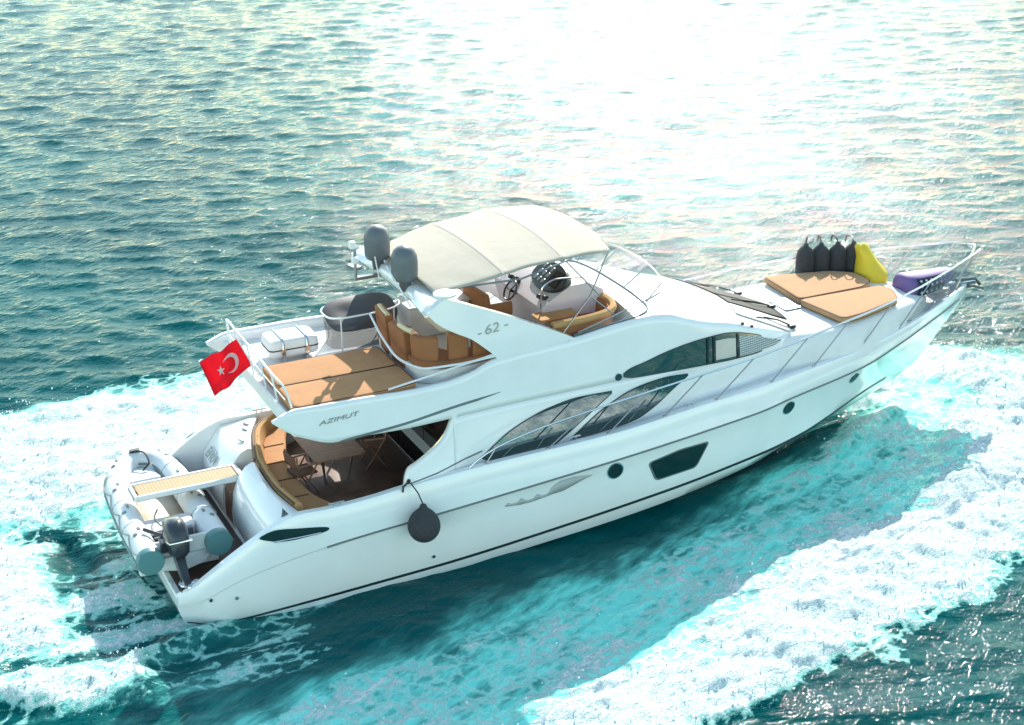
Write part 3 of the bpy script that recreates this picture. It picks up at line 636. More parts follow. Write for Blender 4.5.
for t in (0, 2.1, 4.2): mb.tube([cw, cw+.21*(math.cos(t)*a+math.sin(t)*b)], .014, 6)
mb.tube([cw, cw-ax*.2], .03, 8); mb.build('steering_wheel', DASH, con)
mb = MB(); mb.tube(curve([(7.98, -.72, 4.2), (8.0, -.72, 4.62), (8.3, -.72, 4.78), (8.9, -.74, 4.72), (8.98, -.74, 4.6)], 20), .018, 6); mb.build('grab_rail', CHROME, con)
mb = MB(); mb.prism(rounded([(7.05, -.15), (7.05, .95), (7.55, .95), (7.55, -.15)], .08), 3.52, 3.98); hs = mb.build('helm_seat', INNER, Y, bevel=.02)
mb = MB(); mb.prism(rounded([(7.1, -.15), (7.1, .95), (7.62, .95), (7.62, -.15)], .1), 3.985, 4.12); mb.build('seat_cushion', DASH, hs, bevel=.03)
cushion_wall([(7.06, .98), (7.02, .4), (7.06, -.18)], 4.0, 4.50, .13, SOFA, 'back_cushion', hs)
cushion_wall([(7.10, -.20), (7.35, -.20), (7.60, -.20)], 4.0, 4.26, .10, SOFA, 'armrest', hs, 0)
# ---- forward companion sofa, U shaped, starboard
def ushape(off, n=40):
    pts = [(7.70, -1.80+off), (8.4, -1.76+off), (8.9, -1.66+off), (9.25-off, -1.40+off*.7), (9.36-off, -1.0), (9.30-off, -.55), (9.0-off*.3, -.50+off*.0)]
    return [p[:2] for p in curve([(x, y, 0) for x, y in pts], n)]
o_, i_ = ushape(.04), ushape(.60)
mb = MB(); mb.loft([[(a[0], a[1], 3.52), (a[0], a[1], 3.86), (b[0], b[1], 3.86), (b[0], b[1], 3.52)] for a, b in zip(o_, i_)], cap0=True, cap1=True); cs = mb.build('companion_sofa', INNER, Y)
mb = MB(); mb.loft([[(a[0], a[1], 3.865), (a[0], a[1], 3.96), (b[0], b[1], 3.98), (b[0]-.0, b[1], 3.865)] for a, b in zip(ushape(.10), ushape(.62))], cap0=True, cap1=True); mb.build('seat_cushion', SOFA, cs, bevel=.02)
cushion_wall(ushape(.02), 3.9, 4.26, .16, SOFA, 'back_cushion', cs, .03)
mb = MB(); mb.tube([(x, y, 4.27) for x, y in ushape(.02)], .075, 8); mb.build('lit_rim', TAN2, cs)  # paler roll puts the sunlit rim of the backrest into colour
mb = MB(); mb.prism(rounded([(7.75, -1.15), (7.75, -.70), (8.6, -.62), (8.65, -1.05)], .12), 4.10, 4.14); mb.lathe([(.16, 3.53), (.05, 3.56), (.05, 4.1)], (8.2, -.88, 0), (0, 0, 1), 12); mb.build('fly_table', TAN2, Y)
mb = MB(); mb.prism(rounded([(7.0, -1.85), (7.0, -1.25), (7.75, -1.2), (7.75, -1.82)], .1), 3.53, 4.02); mb.build('sun_lounge', CREAM, Y, bevel=.03)
lounge = bpy.data.objects['sun_lounge']; sep([MB().tube([(7.05, -1.22, 4.03), (7.74, -1.17, 4.03)], .02, 6), MB().tube([(7.2, -1.6, 4.03), (7.5, -1.4, 4.03), (7.72, -1.75, 4.03)], .014, 6)], 'seam', STRIPE, lounge)
# ---- fly windscreen: stainless hoop with clear acrylic
hoop = curve([(8.15, -1.98, 4.12), (8.9, -1.98, 4.32), (9.6, -1.98, 4.52), (10.05, -1.86, 4.62), (10.32, -1.3, 4.68), (10.45, -.6, 4.72), (10.48, 0, 4.73), (10.45, .6, 4.72), (10.32, 1.3, 4.68), (10.05, 1.86, 4.62), (9.6, 1.98, 4.52), (8.9, 1.98, 4.32), (8.15, 1.98, 4.12)], 70)
def foot(p):
    x = min(p[0]-.32, 9.9); y = p[1]*.96; x = max(8.1, x); return (x, math.copysign(min(abs(y), sidey(x, 4.1)-.07), y), (ztop(x) if x < 9.55 else browz(x, y))+.012)
mb = MB(); mb.tube(hoop, .017, 8); fw_ = mb.build('fly_windscreen', GREYM, Y)
mb = MB(); mb.loft([[foot(p), p] for p in hoop]); mb.build('clear_pane', CLEAR, fw_)
mb = MB(); mb.tube([foot(p) for p in hoop], .02, 6); mb.build('sill_strip', RUB, fw_)
for i in (12, 21, 29, 40, 48, 57):
    mb = MB(); mb.tube([foot(hoop[i]), hoop[i]], .015, 6); mb.build('screen_post', GREYM, fw_)

# ---- bimini top
def bim(u, v):
    """u aft..forward 0..1, v starboard..port -1..1"""
    hw = ip(u, [(0, 1.55), (.12, 1.66), (.36, 1.80), (.5, 1.76), (.7, 1.82), (.85, 1.76), (1, 1.74)])
    x = 5.42+(8.98-5.42)*u+.22*(1-v*v)*(u-.45)
    z = ip(u, [(0, 5.22), (.25, 5.40), (.55, 5.55), (.85, 5.60), (1, 5.56)])
    z += .13*(1-abs(v)**2.0)
    for k, uc in enumerate((.36, .70)): z += .018*math.exp(-((u-uc)/.025)**2)
    sag = .02*math.sin(math.pi*((u*3) % 1)); z -= sag*(1-v*v)
    z += .018*math.sin(26*u+7*v)*max(0, abs(v)-.5)*max(0, .45-u)*3
    if abs(v) > .97: z -= .015
    return (x, v*hw, z)
mb = MB(); mb.loft([[bim(u, v) for v in lin(-1, 1, 41)] for u in lin(0, 1, 70)]); bi = mb.build('bimini', CANVAS, Y, solid=.012, auto=60)
for uc in (.36, .70):
    mb = MB(); mb.loft([[tuple(Vector(bim(u, v))+Vector((0, 0, .006))) for v in lin(-.99, .99, 31)] for u in (uc-.004, uc+.004)]); mb.build('seam', SEAM, bi)
mb = MB()
for s in (-1, 1):
    e = [tuple(Vector(bim(u, s*.97))+Vector((0, 0, -.03))) for u in lin(0, 1, 20)]; mb.tube(e, .02, 6)
    mb.tube([bim(.02, s*.95), (7.0, s*1.9, 5.36), (8.0, s*1.86, 5.56)], .018, 6)
    mb.tube([(5.45, s*1.70, 5.18), bim(0.0, s*.97)], .022, 6)
    mb.tube([bim(.995, s*.97), (8.45, s*1.90, 4.78), (7.80, s*1.97, 4.12)], .018, 6)
    mb.tube([bim(.70, s*.97), (8.62, s*1.93, 4.80)], .016, 6)
    mb.tube([(8.45, s*1.90, 4.78), (9.0, s*1.96, 4.30)], .014, 6)
for uc in (0.005, .36, .70, .99): mb.tube([tuple(Vector(bim(uc, v))+Vector((0, 0, -.035))) for v in lin(-.97, .97, 24)], .018, 6)
mb.build('bimini_frame', GREYM, bi)

# ================================================================== THINGS CARRIED ABOARD
def cushion_pad(poly, z0, z1, m, r=.06):
    """upholstered slab with soft edges"""
    mb = MB(); N = rounded(poly, .12, 4); cx = sum(p[0] for p in N)/len(N); cy = sum(p[1] for p in N)/len(N)
    def ring(sx, z): return [(cx+(x-cx)*sx, cy+(y-cy)*sx, z) for x, y in N]
    mb.loft([ring(.97, z0), ring(1, z0+.03), ring(1, z1-.03), ring(.975, z1-.003), ring(.94, z1), ring(.6, z1+.006), ring(.25, z1+.008)], cv=True, cap0=True, cap1=True); return mb
def piping(o, poly, z0, z1):
    N_ = rounded(poly, .12, 4); cx = sum(p[0] for p in N_)/len(N_); cy = sum(p[1] for p in N_)/len(N_)
    for z in (z0+.028, z1-.012):
        q = MB().tube([(cx+(x-cx)*.995, cy+(y-cy)*.995, z) for x, y in N_], .009, 5, closed=True).build('piping', PIPE, None); q.data.transform(Matrix.Translation(-o.location)); q.parent = o
PIPE = mat('brown_piping', (.10, .04, .018), .6)
def lone(mb, name, m, label, cat, base, group=None, **kw):
    o = mb.build(name, m, None, **kw); o.data.transform(Matrix.Translation(-Vector(base))); o.location = base; return tag(o, label, cat, group)
for poly, lab in (([(14.50, -.15), (16.16, -.13), (16.60, .10), (16.62, .72), (16.2, 1.1), (14.72, 1.46), (14.62, 1.42)], 'tan bow sun cushion on the port side, next to the black fenders'),
                  ([(14.46, -.19), (16.62, -.22), (16.66, -.60), (16.40, -1.12), (15.2, -1.50), (14.72, -1.56), (14.62, -1.50)], 'tan bow sun cushion on the starboard side, nearest the side rail')):
    cx = sum(p[0] for p in poly)/len(poly); cy = sum(p[1] for p in poly)/len(poly)
    lone(cushion_pad(poly, 3.02, 3.17, PADB), 'sun_cushion', PADB, lab, 'cushion', (cx, cy, 3.02), 'tan sun cushions on the foredeck', auto=40)
    piping(bpy.context.scene.collection.objects[-1], poly, 3.02, 3.17)
for poly, lab in (([(2.46, -1.02), (2.46, .05), (4.82, .05), (4.82, -1.02)], 'tan flybridge sun pad on the inner side, beside the white raft canister'),
                  ([(2.42, -2.10), (2.42, -1.06), (4.82, -1.06), (4.82, -1.98), (4.4, -2.08)], 'tan flybridge sun pad along the outer starboard coaming')):
    cx = sum(p[0] for p in poly)/len(poly); cy = sum(p[1] for p in poly)/len(poly)
    lone(cushion_pad(poly, 3.54, 3.74, TAN), 'sun_pad', TAN, lab, 'cushion', (cx, cy, 3.54), 'tan sun pads on the aft flybridge', auto=40)
    piping(bpy.context.scene.collection.objects[-1], poly, 3.54, 3.74)

# life raft canister on its cradle
T = thing('life_raft', 'white life raft canister strapped to the aft flybridge deck', 'life raft', (3.3, .86, 3.53))
def raft_half(z0, z1, sgn):
    mb = MB(); N = rounded([(-.50, -.33), (-.50, .33), (.50, .33), (.50, -.33)], .12, 5)
    def ring(s, z): return [(x*s, y*s, z) for x, y in N]
    mb.loft([ring(1, z0), ring(1.0, z0+(z1-z0)*.6), ring(.95, z0+(z1-z0)*.88), ring(.85, z1)], cv=True, cap0=True, cap1=True); return mb
raft_half(.27, .46, 1).build('upper_shell', RAFT, T); raft_half(.25, .09, -1).build('lower_shell', RAFT, T)
mb = MB(); mb.prism(rounded([(-.51, -.34), (-.51, .34), (.51, .34), (.51, -.34)], .12, 5), .25, .272); mb.build('gasket', BLACK, T)
for x in (-.24, .24): mb = MB(); mb.tube([(x, -.36, .0), (x, -.355, .40), (x, -.30, .47), (x, .30, .47), (x, .355, .40), (x, .36, 0)], .022, 6); mb.box((x, 0, .05), (.08, .7, .08)); mb.box((x, -.37, .22), (.07, .03, .14)); mb.build('cradle_strap', CHROME, T)

# ensign
T = thing('ensign_flag', 'red flag with white crescent and star flying at the stern', 'flag', (2.44, .2, 3.53))
p0, p1 = Vector((0, 0, 0)), Vector((-.36, 0, .80))
mb = MB(); mb.tube([p0, p1], .016, 8); mb.lathe([(.001, 0), (.025, .01), (.025, .03), (.001, .045)], p1, (-.36, 0, .8), 10); mb.build('flag_pole', WHITE, T)
hd = (p1-p0).normalized(); h0 = p0+hd*.23; h1 = p0+hd*.86
fly_d = Vector((-.66, -.12, -.22))
def flagpt(u, v, o=0):      # u along the fly 0..1, v along the hoist 0..1
    b = h0.lerp(h1, v)+fly_d*u*1.18+Vector((-.02, .04, -.16))*u*(1-v)
    wv = (.06*math.sin(u*7.5+v*1.6)+.02*math.sin(u*17-v*3))*min(1, u*2.5)
    return tuple(b+Vector((.15, 1, .1))*wv+Vector((.05, -1, .15)).normalized()*o+Vector((0, 0, -.05*u*u)))
mb = MB(); mb.loft([[flagpt(u, v) for v in lin(0, 1, 15)] for u in lin(0, 1, 24)]); cl = mb.build('cloth', RED, T, solid=.004)
def cres():
    mb = MB()
    for o in (.008, -.012):
        rows = []
        for k in range(33):
            a = rad(38)+rad(284)*k/32; Ro, Ri = .26, .205
            xo, yo = Ro*math.cos(a), Ro*math.sin(a)
            ai = math.atan2(Ro*math.sin(a), Ro*math.cos(a)-.065); xi, yi = .065+Ri*math.cos(ai), Ri*math.sin(ai)
            if math.hypot(xi, yi) > Ro: xi, yi = xo, yo
            rows.append([flagpt(.38+xo*.72, .5+yo*1.08, o), flagpt(.38+xi*.72, .5+yi*1.08, o)])
        mb.loft(rows)
        st_ = [(.645+(.13 if i % 2 == 0 else .05)*math.cos(math.pi+i*math.pi/5)*.72, .5+(.13 if i % 2 == 0 else .05)*math.sin(math.pi+i*math.pi/5)*1.08) for i in range(10)]
        c0 = flagpt(.645, .5, o); vs = [c0]+[flagpt(u, v, o) for u, v in st_]; mb.add(vs, [(0, 1+i, 1+(i+1) % 10) for i in range(10)])
    return mb
cres().build('crescent_and_star', FWHITE, cl)

# cockpit table and two armchairs
T = thing('dining_table', 'varnished brown wooden table in the shaded cockpit', 'table', (3.75, .2, 1.14))
mb = MB(); mb.prism(rounded([(-.52, -.72), (-.52, .85), (.52, .85), (.52, -.72)], .08), .64, .68); mb.build('tabletop', WOOD, T, bevel=.008)
for x in (-.32, .32):
    for y in (-.5, .6): mb = MB(); mb.tube([(x*.7, y*.8, 0), (x, y, .64)], .028, 8); mb.build('leg', CHROME, T)
BROWN = mat('brown_cloth', (.15, .07, .04), .8, var=.1)
def chair(loc, rz, label):
    T = thing('deck_chair', label, 'chair', loc, 'dark chairs in the cockpit'); T.rotation_euler.z = rz
    mb = MB(); mb.box((0, 0, .44), (.46, .46, .05)); mb.build('seat', BROWN, T, bevel=.02)
    mb = MB(); mb.box((-.24, 0, .72), (.04, .46, .26), 0, -.12); mb.build('backrest', BROWN, T, bevel=.015)
    for s in (-1, 1):
        mb = MB(); mb.tube([(-.22, s*.25, .86), (-.2, s*.25, .64), (.22, s*.25, .64)], .02, 6); mb.tube([(.22, s*.25, .64), (-.2, s*.25, 0)], .018, 6); mb.tube([(-.2, s*.25, .64), (.22, s*.25, 0)], .018, 6); mb.build('side_frame', WOOD, T)
chair((3.02, -.30, 1.15), .15, 'brown wooden armchair between the curved sofa and the table')
chair((4.70, .25, 1.15), 3.0, 'brown wooden armchair between the table and the saloon door')

# ball fender over the side
T = thing('ball_fender', 'black ball fender hanging on its rope over the starboard side', 'fender', (4.50, -2.87, .92))
mb = MB(); mb.lathe([(.001, 0), (.10, .02), (.22, .09), (.30, .22), (.315, .35), (.28, .48), (.19, .60), (.10, .67), (.07, .71), (.06, .77), (.001, .78)], (0, 0, 0), (0, 0, 1), 28); mb.build('ball', FEND, T, auto=0, sub=2)
mb = MB(); mb.tube([(0, 0, .76), (-.04, .14, .95), (-.08, .33, 1.04), (-.10, .42, 1.06)], .014, 6); mb.tube([(-.10, .42, 1.06), (-.24, .36, 1.02), (-.26, .34, .92)], .022, 6); mb.build('rope', BLACK, T)
mb = MB(); mb.tube([(-.10, .50, .98), (-.10, .42, 1.09)], .035, 8); mb.build('hook', BLACK, T)

# four black fenders standing along the port bow rail
FL = ['leftmost black fender of the row standing along the port bow rail', 'second black fender from the left in the row by the port bow rail', 'third black fender from the left in the row by the port bow rail', 'black fender at the right end of the row, touching the yellow bag']
proto = None
for i, (x, y) in enumerate(((15.80, 1.54), (16.15, 1.44), (16.52, 1.31), (16.86, 1.18))):
    loc = (x, y, 2.82)
    if proto is None:
        T = thing('fender', FL[0], 'fender', loc, 'black fenders by the port bow rail'); proto = T
        mb = MB(); mb.lathe([(.001, 0), (.12, .01), (.19, .06), (.215, .16), (.215, .62), (.19, .74), (.12, .83), (.06, .86), (.05, .92), (.001, .93)], (0, 0, 0), (0, 0, 1), 24); mb.build('cover', FEND, T, auto=0)
        mb = MB(); mb.tube(curve([(0, 0, .9), (.03, .05, 1.02), (.10, .12, 1.06), (.12, .16, .90)], 12), .016, 6); mb.build('rope', BLACK, T)
    else:
        T = proto.copy(); COL.objects.link(T); T.location = loc; T['label'] = FL[i]; T.rotation_euler = (0, 0, .5*i)
        for ch in list(proto.children):
            c3 = ch.copy(); COL.objects.link(c3); c3.parent = T

def blob(rings, n=26):
    """soft bag from (centre x,y,z, half sizes, tilt) rings"""
    rows = []
    for (cx, cy, cz, a, b, ph) in rings:
        rows.append([(cx+a*math.cos(t)*(1+.05*math.sin(3*t+ph)), cy+b*math.sin(t)*(1+.05*math.cos(2*t+ph)), cz+.03*math.sin(2*t+ph)) for t in lin(0, 2*math.pi, n+1)[:-1]])
    mb = MB(); mb.loft(rows, cv=True, cap0=True, cap1=True); return mb
o = lone(blob([(17.06, .72, 2.78, .22, .2, 0), (17.06, .72, 2.80, .33, .32, 0), (17.06, .72, 2.92, .37, .36, .2), (17.06, .72, 3.10, .385, .37, .3), (17.04, .73, 3.16, .36, .35, .5), (16.98, .76, 3.30, .28, .29, .9), (16.92, .79, 3.46, .20, .22, 1.3), (16.87, .82, 3.60, .17, .18, 1.7), (16.83, .84, 3.70, .16, .15, 2.0), (16.80, .85, 3.76, .10, .09, 2.2), (16.79, .85, 3.78, .03, .03, 2.4)]),
         'bean_bag', YEL, 'yellow bean bag upright on the bow beside the black fenders', 'bean bag', (17.06, .72, 2.80), auto=0)
mb = MB()
def pbag(x, t): return None
rows = []
for x, hw, hz, cz, cy in ((17.22, .10, .08, 3.0, -.12), (17.24, .30, .22, 3.0, -.12), (17.32, .36, .27, 3.0, -.12), (17.6, .37, .27, 3.0, -.15), (17.95, .33, .24, 3.02, -.17), (18.25, .27, .20, 3.06, -.18), (18.5, .20, .14, 3.12, -.18), (18.62, .10, .07, 3.16, -.18), (18.64, .03, .02, 3.16, -.18)):
    rows.append([(x+.02*math.sin(3*t), cy+hw*math.copysign(abs(math.cos(t))**.8, math.cos(t)), cz+hz*math.copysign(abs(math.sin(t))**.8, math.sin(t))) for t in lin(0, 2*math.pi, 25)[:-1]])
mb.loft(rows, cv=True, cap0=True, cap1=True)
T = thing('bean_bag', 'purple bean bag lying on the bow behind the anchor', 'bean bag', (17.8, -.15, 2.72))
rebase(mb.build('bag', PUR, None, auto=0), T)
mb = MB(); chk = MB()
def navp(u, v, o=0): # side panel draped on the starboard flank
    x = 17.42+u*1.15; hw = ip(x, [(17.3, .36), (17.6, .37), (17.95, .33), (18.25, .27), (18.6, .12)]); hz = ip(x, [(17.3, .27), (17.95, .24), (18.25, .2), (18.6, .09)]); cz = ip(x, [(17.3, 3.0), (18.0, 3.02), (18.6, 3.15)])
    a = math.pi+.75+v*-1.0*1.0 if False else math.pi-.9+v*1.5
    return (x, -.16+(hw+.012+o)*math.copysign(abs(math.cos(a))**.8, math.cos(a)), cz+(hz+.012+o)*math.copysign(abs(math.sin(a))**.8, math.sin(a)))
mb.loft([[navp(u, v) for v in lin(0, 1, 9)] for u in lin(0, 1, 14)]); nv = rebase(mb.build('navy_panel', NAVY, None), T)
for i in range(7):
    for j in range(3):
        u = .08+i*.125; v = .2+j*.27
        chk.add([navp(u-.035, v, .006), navp(u, v-.09, .006), navp(u+.035, v, .006), navp(u, v+.09, .006)], [(0, 1, 2, 3)])
o = chk.build('diamond_pattern', CHECK, None, smooth=False); o.data.transform(Matrix.Translation(-Vector(T.location))); o.parent = nv

# ---- inflatable dinghy across the swim platform
T = thing('inflatable_dinghy', 'light grey inflatable dinghy lying across the swim platform', 'dinghy', (.36, .5, .43))
L0 = Vector(T.location)
xa, xi_, zt_ = -.24, 1.04, .98
cl_ = curve([(xa-.04, -1.50, zt_), (xa-.04, -.6, zt_), (xa, .6, zt_), (xa+.05, 1.5, zt_+.02), (xa+.18, 2.1, zt_+.05), (xa+.40, 2.50, zt_+.09), (.48, 2.66, zt_+.11), (xi_-.26, 2.50, zt_+.09), (xi_-.06, 2.1, zt_+.05), (xi_, 1.5, zt_+.02), (xi_, .6, zt_), (xi_, -.5, zt_), (xi_, -1.32, zt_)], 70)
mb = MB(); mb.tube(cl_, .245, 20); tb = rebase(mb.build('tube', TUBE, None, auto=40), T)
for (x, y) in ((xa-.04, -1.50), (xi_, -1.32)):
    mb = MB(); mb.lathe([(.25, -.14), (.253, 0), (.24, .03), (.22, .03), (.001, .028)], (x, y, zt_), (0, -1, 0), 24); rebase(mb.build('tube_end', TUBEG, None, auto=30), T)
mb = MB(); sx = [Vector(p) for p in cl_]
out_ = [p+Vector((p.x-.35, 0, 0)).normalized()*.25 if abs(p.y) < 1.9 else p+(p-Vector((.35, 1.9, p.z))).normalized()*.25 for p in sx]
mb.tube([tuple(p) for p in out_], .028, 6); ru = mb.build('rubbing_strake', TUBEG, None); ru.data.transform(Matrix.Translation(-L0)); ru.parent = tb
tf = []
for i in (6, 14, 22, 30, 40, 48, 56, 63):
    p = sx[i]; s = 1 if p.x > .35 else -1
    mb = MB(); mb.lathe([(.001, 0), (.05, 0), (.04, .02), (.001, .022)], (p.x+s*.09, p.y, p.z+.226), (s*.35, 0, 1), 10)
    tf += [mb, MB().box((p.x-s*.02, p.y+.2, p.z+.247), (.05, .10, .03))]
for lg in sep(tf, 'tube_fitting', RUB, None): lg.data.transform(Matrix.Translation(-L0)); lg.parent = tb
mb = MB(); rows = []
for y in lin(-1.22, 2.6, 24):
    hw = ip(y, [(-1.2, .62), (1.3, .62), (2.1, .45), (2.6, .12)]); kz = ip(y, [(-1.2, .60), (1.5, .62), (2.6, .95)])
    rows.append([(.35-hw, y, .86), (.35-hw*.6, y, kz+.03), (.35, y, kz-.06), (.35+hw*.6, y, kz+.03), (.35+hw, y, .86)])
mb.loft(rows, cap0=True, cap1=True); rebase(mb.build('dinghy_hull', TUBE, None, solid=.02), T)
mb = MB(); mb.loft([[(.35-ip(y, [(-1.2, .55), (1.3, .55), (2.1, .38), (2.5, .12)]), y, .80), (.35+ip(y, [(-1.2, .55), (1.3, .55), (2.1, .38), (2.5, .12)]), y, .80)] for y in lin(-1.15, 2.4, 14)])
rebase(mb.build('floor', mat('dinghy_floor', (.66, .58, .46), .6, var=.1), None, solid=.02), T)
mb = MB(); mb.box((.35, -1.14, .93), (1.12, .06, .48)); rebase(mb.build('transom_board', TUBE, None, bevel=.015), T)
mb = MB(); mb.prism(rounded([(-.10, -.62), (-.10, -.08), (.80, -.08), (.80, -.62)], .08), .82, 1.12); cs2 = rebase(mb.build('seat_box', INNER, None, bevel=.03), T)
mb = MB(); mb.box((.30, -.72, 1.0), (.82, .10, .26)); mb.box((.12, -.8, 1.0), (.34, .12, .2)); bt = mb.build('battery_box', mat('dark_box', (.11, .12, .13), .5), None, bevel=.02); bt.data.transform(Matrix.Translation(-L0)); bt.parent = cs2
mb = MB(); mb.prism(rounded([(-.05, 1.75), (.05, 2.35), (.65, 2.35), (.75, 1.75)], .08), .84, 1.08); lk = rebase(mb.build('bow_locker', WHITE, None, bevel=.03), T)
mb = MB(); mb.tube([(-.08, 1.7, 1.06), (.02, 2.3, 1.13), (.35, 2.45, 1.14), (.68, 2.3, 1.13), (.78, 1.7, 1.06)], .022, 6); o = mb.build('locker_rim', RUB, None); o.data.transform(Matrix.Translation(-L0)); o.parent = lk
mb = MB(); mb.box((.42, 2.62, 1.345), (.20, .10, .05)); mb.tube(curve([(.42, 2.62, 1.36), (.58, 2.45, 1.34), (.62, 2.25, 1.22), (.45, 2.1, 1.12)], 16), .018, 6); rebase(mb.build('bow_rope', BLACK, None), T)
for i in (10, 18, 27, 43, 52, 60):
    p = sx[i]; t_ = (sx[i+1]-sx[i-1]).normalized(); a_ = t_.cross(Vector((0, 0, 1))).normalized(); b2_ = a_.cross(t_)
    q = MB().tube([p+.245*(math.cos(k)*a_+math.sin(k)*b2_) for k in lin(0, 2*math.pi, 25)[:-1]], .006, 4, closed=True).build('tube_seam', TUBEG, None); q.data.transform(Matrix.Translation(-L0)); q.parent = tb
gl = []
for k in range(0, 62, 1):
    p, q = sx[k], out_[k]; d = (q-p).normalized(); sag_ = abs(math.sin(k*math.pi/7)); gl.append(tuple(p+d*(.185+.07*sag_)+Vector((0, 0, .19-.11*sag_))))
q = MB().tube(gl, .011, 5).build('grab_line', RUB, None); q.data.transform(Matrix.Translation(-L0)); q.parent = tb
mb = MB(); mb.tube(curve([(.25, .10, 1.20), (.10, -.35, 1.24), (.25, -.85, 1.18), (.42, -1.1, 1.25)], 14), .016, 6); rebase(mb.build('fuel_line', BLACK, None), T)
# outboard, tilted up
om = Vector((.26, -1.30, 1.22)); OMS = 1.32
mb = MB(); rows = []
for h, a, b, oy in ((-.22, .10, .12, .02), (-.16, .14, .18, .0), (0, .165, .235, -.02), (.16, .165, .25, -.03), (.26, .14, .21, -.03), (.31, .08, .12, -.02)):
    rows.append([(om.x+a*math.copysign(abs(math.cos(t))**.75, math.cos(t)), om.y+oy+b*math.copysign(abs(math.sin(t))**.75, math.sin(t))+h*.55, om.z+h*.9-.25*b*math.sin(t)) for t in lin(0, 2*math.pi, 21)[:-1]])
mb.loft(rows, cv=True, cap0=True, cap1=True); ob_ = rebase(mb.build('outboard_motor', MOTOR, None, auto=50), T)
mb = MB(); mb.box((om.x, om.y-.10, om.z+.04), (.335, .40, .025), 0, 0, -.3); o = mb.build('cowl_band', CHROME, None, bevel=.01); o.data.transform(Matrix.Translation(-L0)); o.parent = ob_
mb = MB(); mb.box((om.x+.06, om.y+.16, om.z+.16), (.16, .14, .06), 0, 0, -.3)
mb.build('x', WHITE).name = 'cowl_badge'; o = bpy.data.objects['cowl_badge']; o.data.name = 'cowl_badge'; o.data.transform(Matrix.Translation(-L0)); o.parent = ob_
mb = MB(); mb.loft([[(om.x-.07, om.y-.10, om.z-.15), (om.x+.07, om.y-.10, om.z-.15), (om.x+.07, om.y+.10, om.z-.22), (om.x-.07, om.y+.10, om.z-.22)], [(om.x-.045, om.y-.50, om.z-.50), (om.x+.045, om.y-.50, om.z-.50), (om.x+.045, om.y-.34, om.z-.60), (om.x-.045, om.y-.34, om.z-.60)]], cv=True, cap0=True, cap1=True)
mb.box((om.x, om.y-.46, om.z-.50), (.22, .16, .02), 0, 0, .8); mb.tube([(om.x, om.y-.52, om.z-.40), (om.x, om.y-.44, om.z-.72)], [.05, .055], 10); mb.box((om.x+.12, om.y+.12, om.z-.1), (.08, .18, .22)); mb.box((om.x-.16, om.y+.12, om.z-.1), (.10, .2, .16)); mb.tube([(om.x-.1, om.y+.2, om.z-.02), (om.x-.36, om.y+.42, om.z+.05)], .03, 8)
o = mb.build('drive_leg', MOTOR, None, bevel=.01); o.data.transform(Matrix.Translation(-L0)); o.parent = ob_
mb = MB(); pc = Vector((om.x, om.y-.56, om.z-.46)); pa = Vector((0, -.87, .5)); pb = Vector((1, 0, 0)); pcx = pa.cross(pb)
mb.lathe([(.001, -.06), (.045, -.05), (.04, .06), (.001, .08)], pc, pa, 12)
for k in range(3):
    a0 = k*2.094+.4; d = math.cos(a0)*pb+math.sin(a0)*pcx; e = -math.sin(a0)*pb+math.cos(a0)*pcx
    mb.loft([[pc+d*.03-e*.03-pa*.02, pc+d*.03+e*.03+pa*.02], [pc+d*.10-e*.06-pa*.03, pc+d*.10+e*.05+pa*.03], [pc+d*.16-e*.03-pa*.01, pc+d*.16+e*.03+pa*.01]])
o = mb.build('propeller', CHROME, None, solid=.008); o.data.transform(Matrix.Translation(-L0)); o.parent = ob_
for yy in (-.9, 1.2): rebase(MB().box((.35, yy, .54), (1.5, .14, .20)).build('chock', WHITE, None, bevel=.03), T)

for q in [ob_]+list(ob_.children):
    q.data.transform(Matrix.Translation(om-L0) @ Matrix.Scale(OMS, 4) @ Matrix.Translation(L0-om))

# ================================================================== THE SEA
exec_sea = True
def noise2(x, y, seed):
    r = np.random.default_rng(seed); tab = r.random((256, 256))
    xi = np.floor(x).astype(int); yi = np.floor(y).astype(int); fx = x-xi; fy = y-yi
    fx = fx*fx*fx*(fx*(fx*6-15)+10); fy = fy*fy*fy*(fy*(fy*6-15)+10)
    a = tab[xi & 255, yi & 255]; b = tab[(xi+1) & 255, yi & 255]; c = tab[xi & 255, (yi+1) & 255]; d = tab[(xi+1) & 255, (yi+1) & 255]
    return (a*(1-fx)+b*fx)*(1-fy)+(c*(1-fx)+d*fx)*fy
def fbm(x, y, seed, o=4, g=.5):
    s = 0; a = 1; t = 0
    for k in range(o): s = s+a*noise2(x*2**k+17.3*k, y*2**k-9.1*k, seed+k); t += a; a *= g
    return s/t
def axis(a, b, d, g, far, farlo):
    c = list(np.arange(a, b, d)); s = d
    while c[-1] < far[0]: s = s*(1+g); c.append(c[-1]+s)
    while c[-1] < far[1]: s *= 1.35; c.append(c[-1]+s)
    lo = []; s = d; q = a
    while q > farlo[0]: s *= 1.02; q -= s; lo.append(q)
    while q > farlo[1]: s *= 1.4; q -= s; lo.append(q)
    return np.array(lo[::-1]+c)
AX = axis(-5, 23, .07, .0065, (66, 6000), (-9, -5000)); AY = axis(-12.5, 12, .07, .0045, (80, 8000), (-16, -5000))
GX, GY = np.meshgrid(AX, AY, indexing='ij'); X = GX.ravel(); Yy = GY.ravel()
dist = np.hypot(X-CAM[0], Yy-CAM[1])
sst = lambda a, b, v: (lambda t: t*t*(3-2*t))(np.clip((v-a)/(b-a), 0, 1))
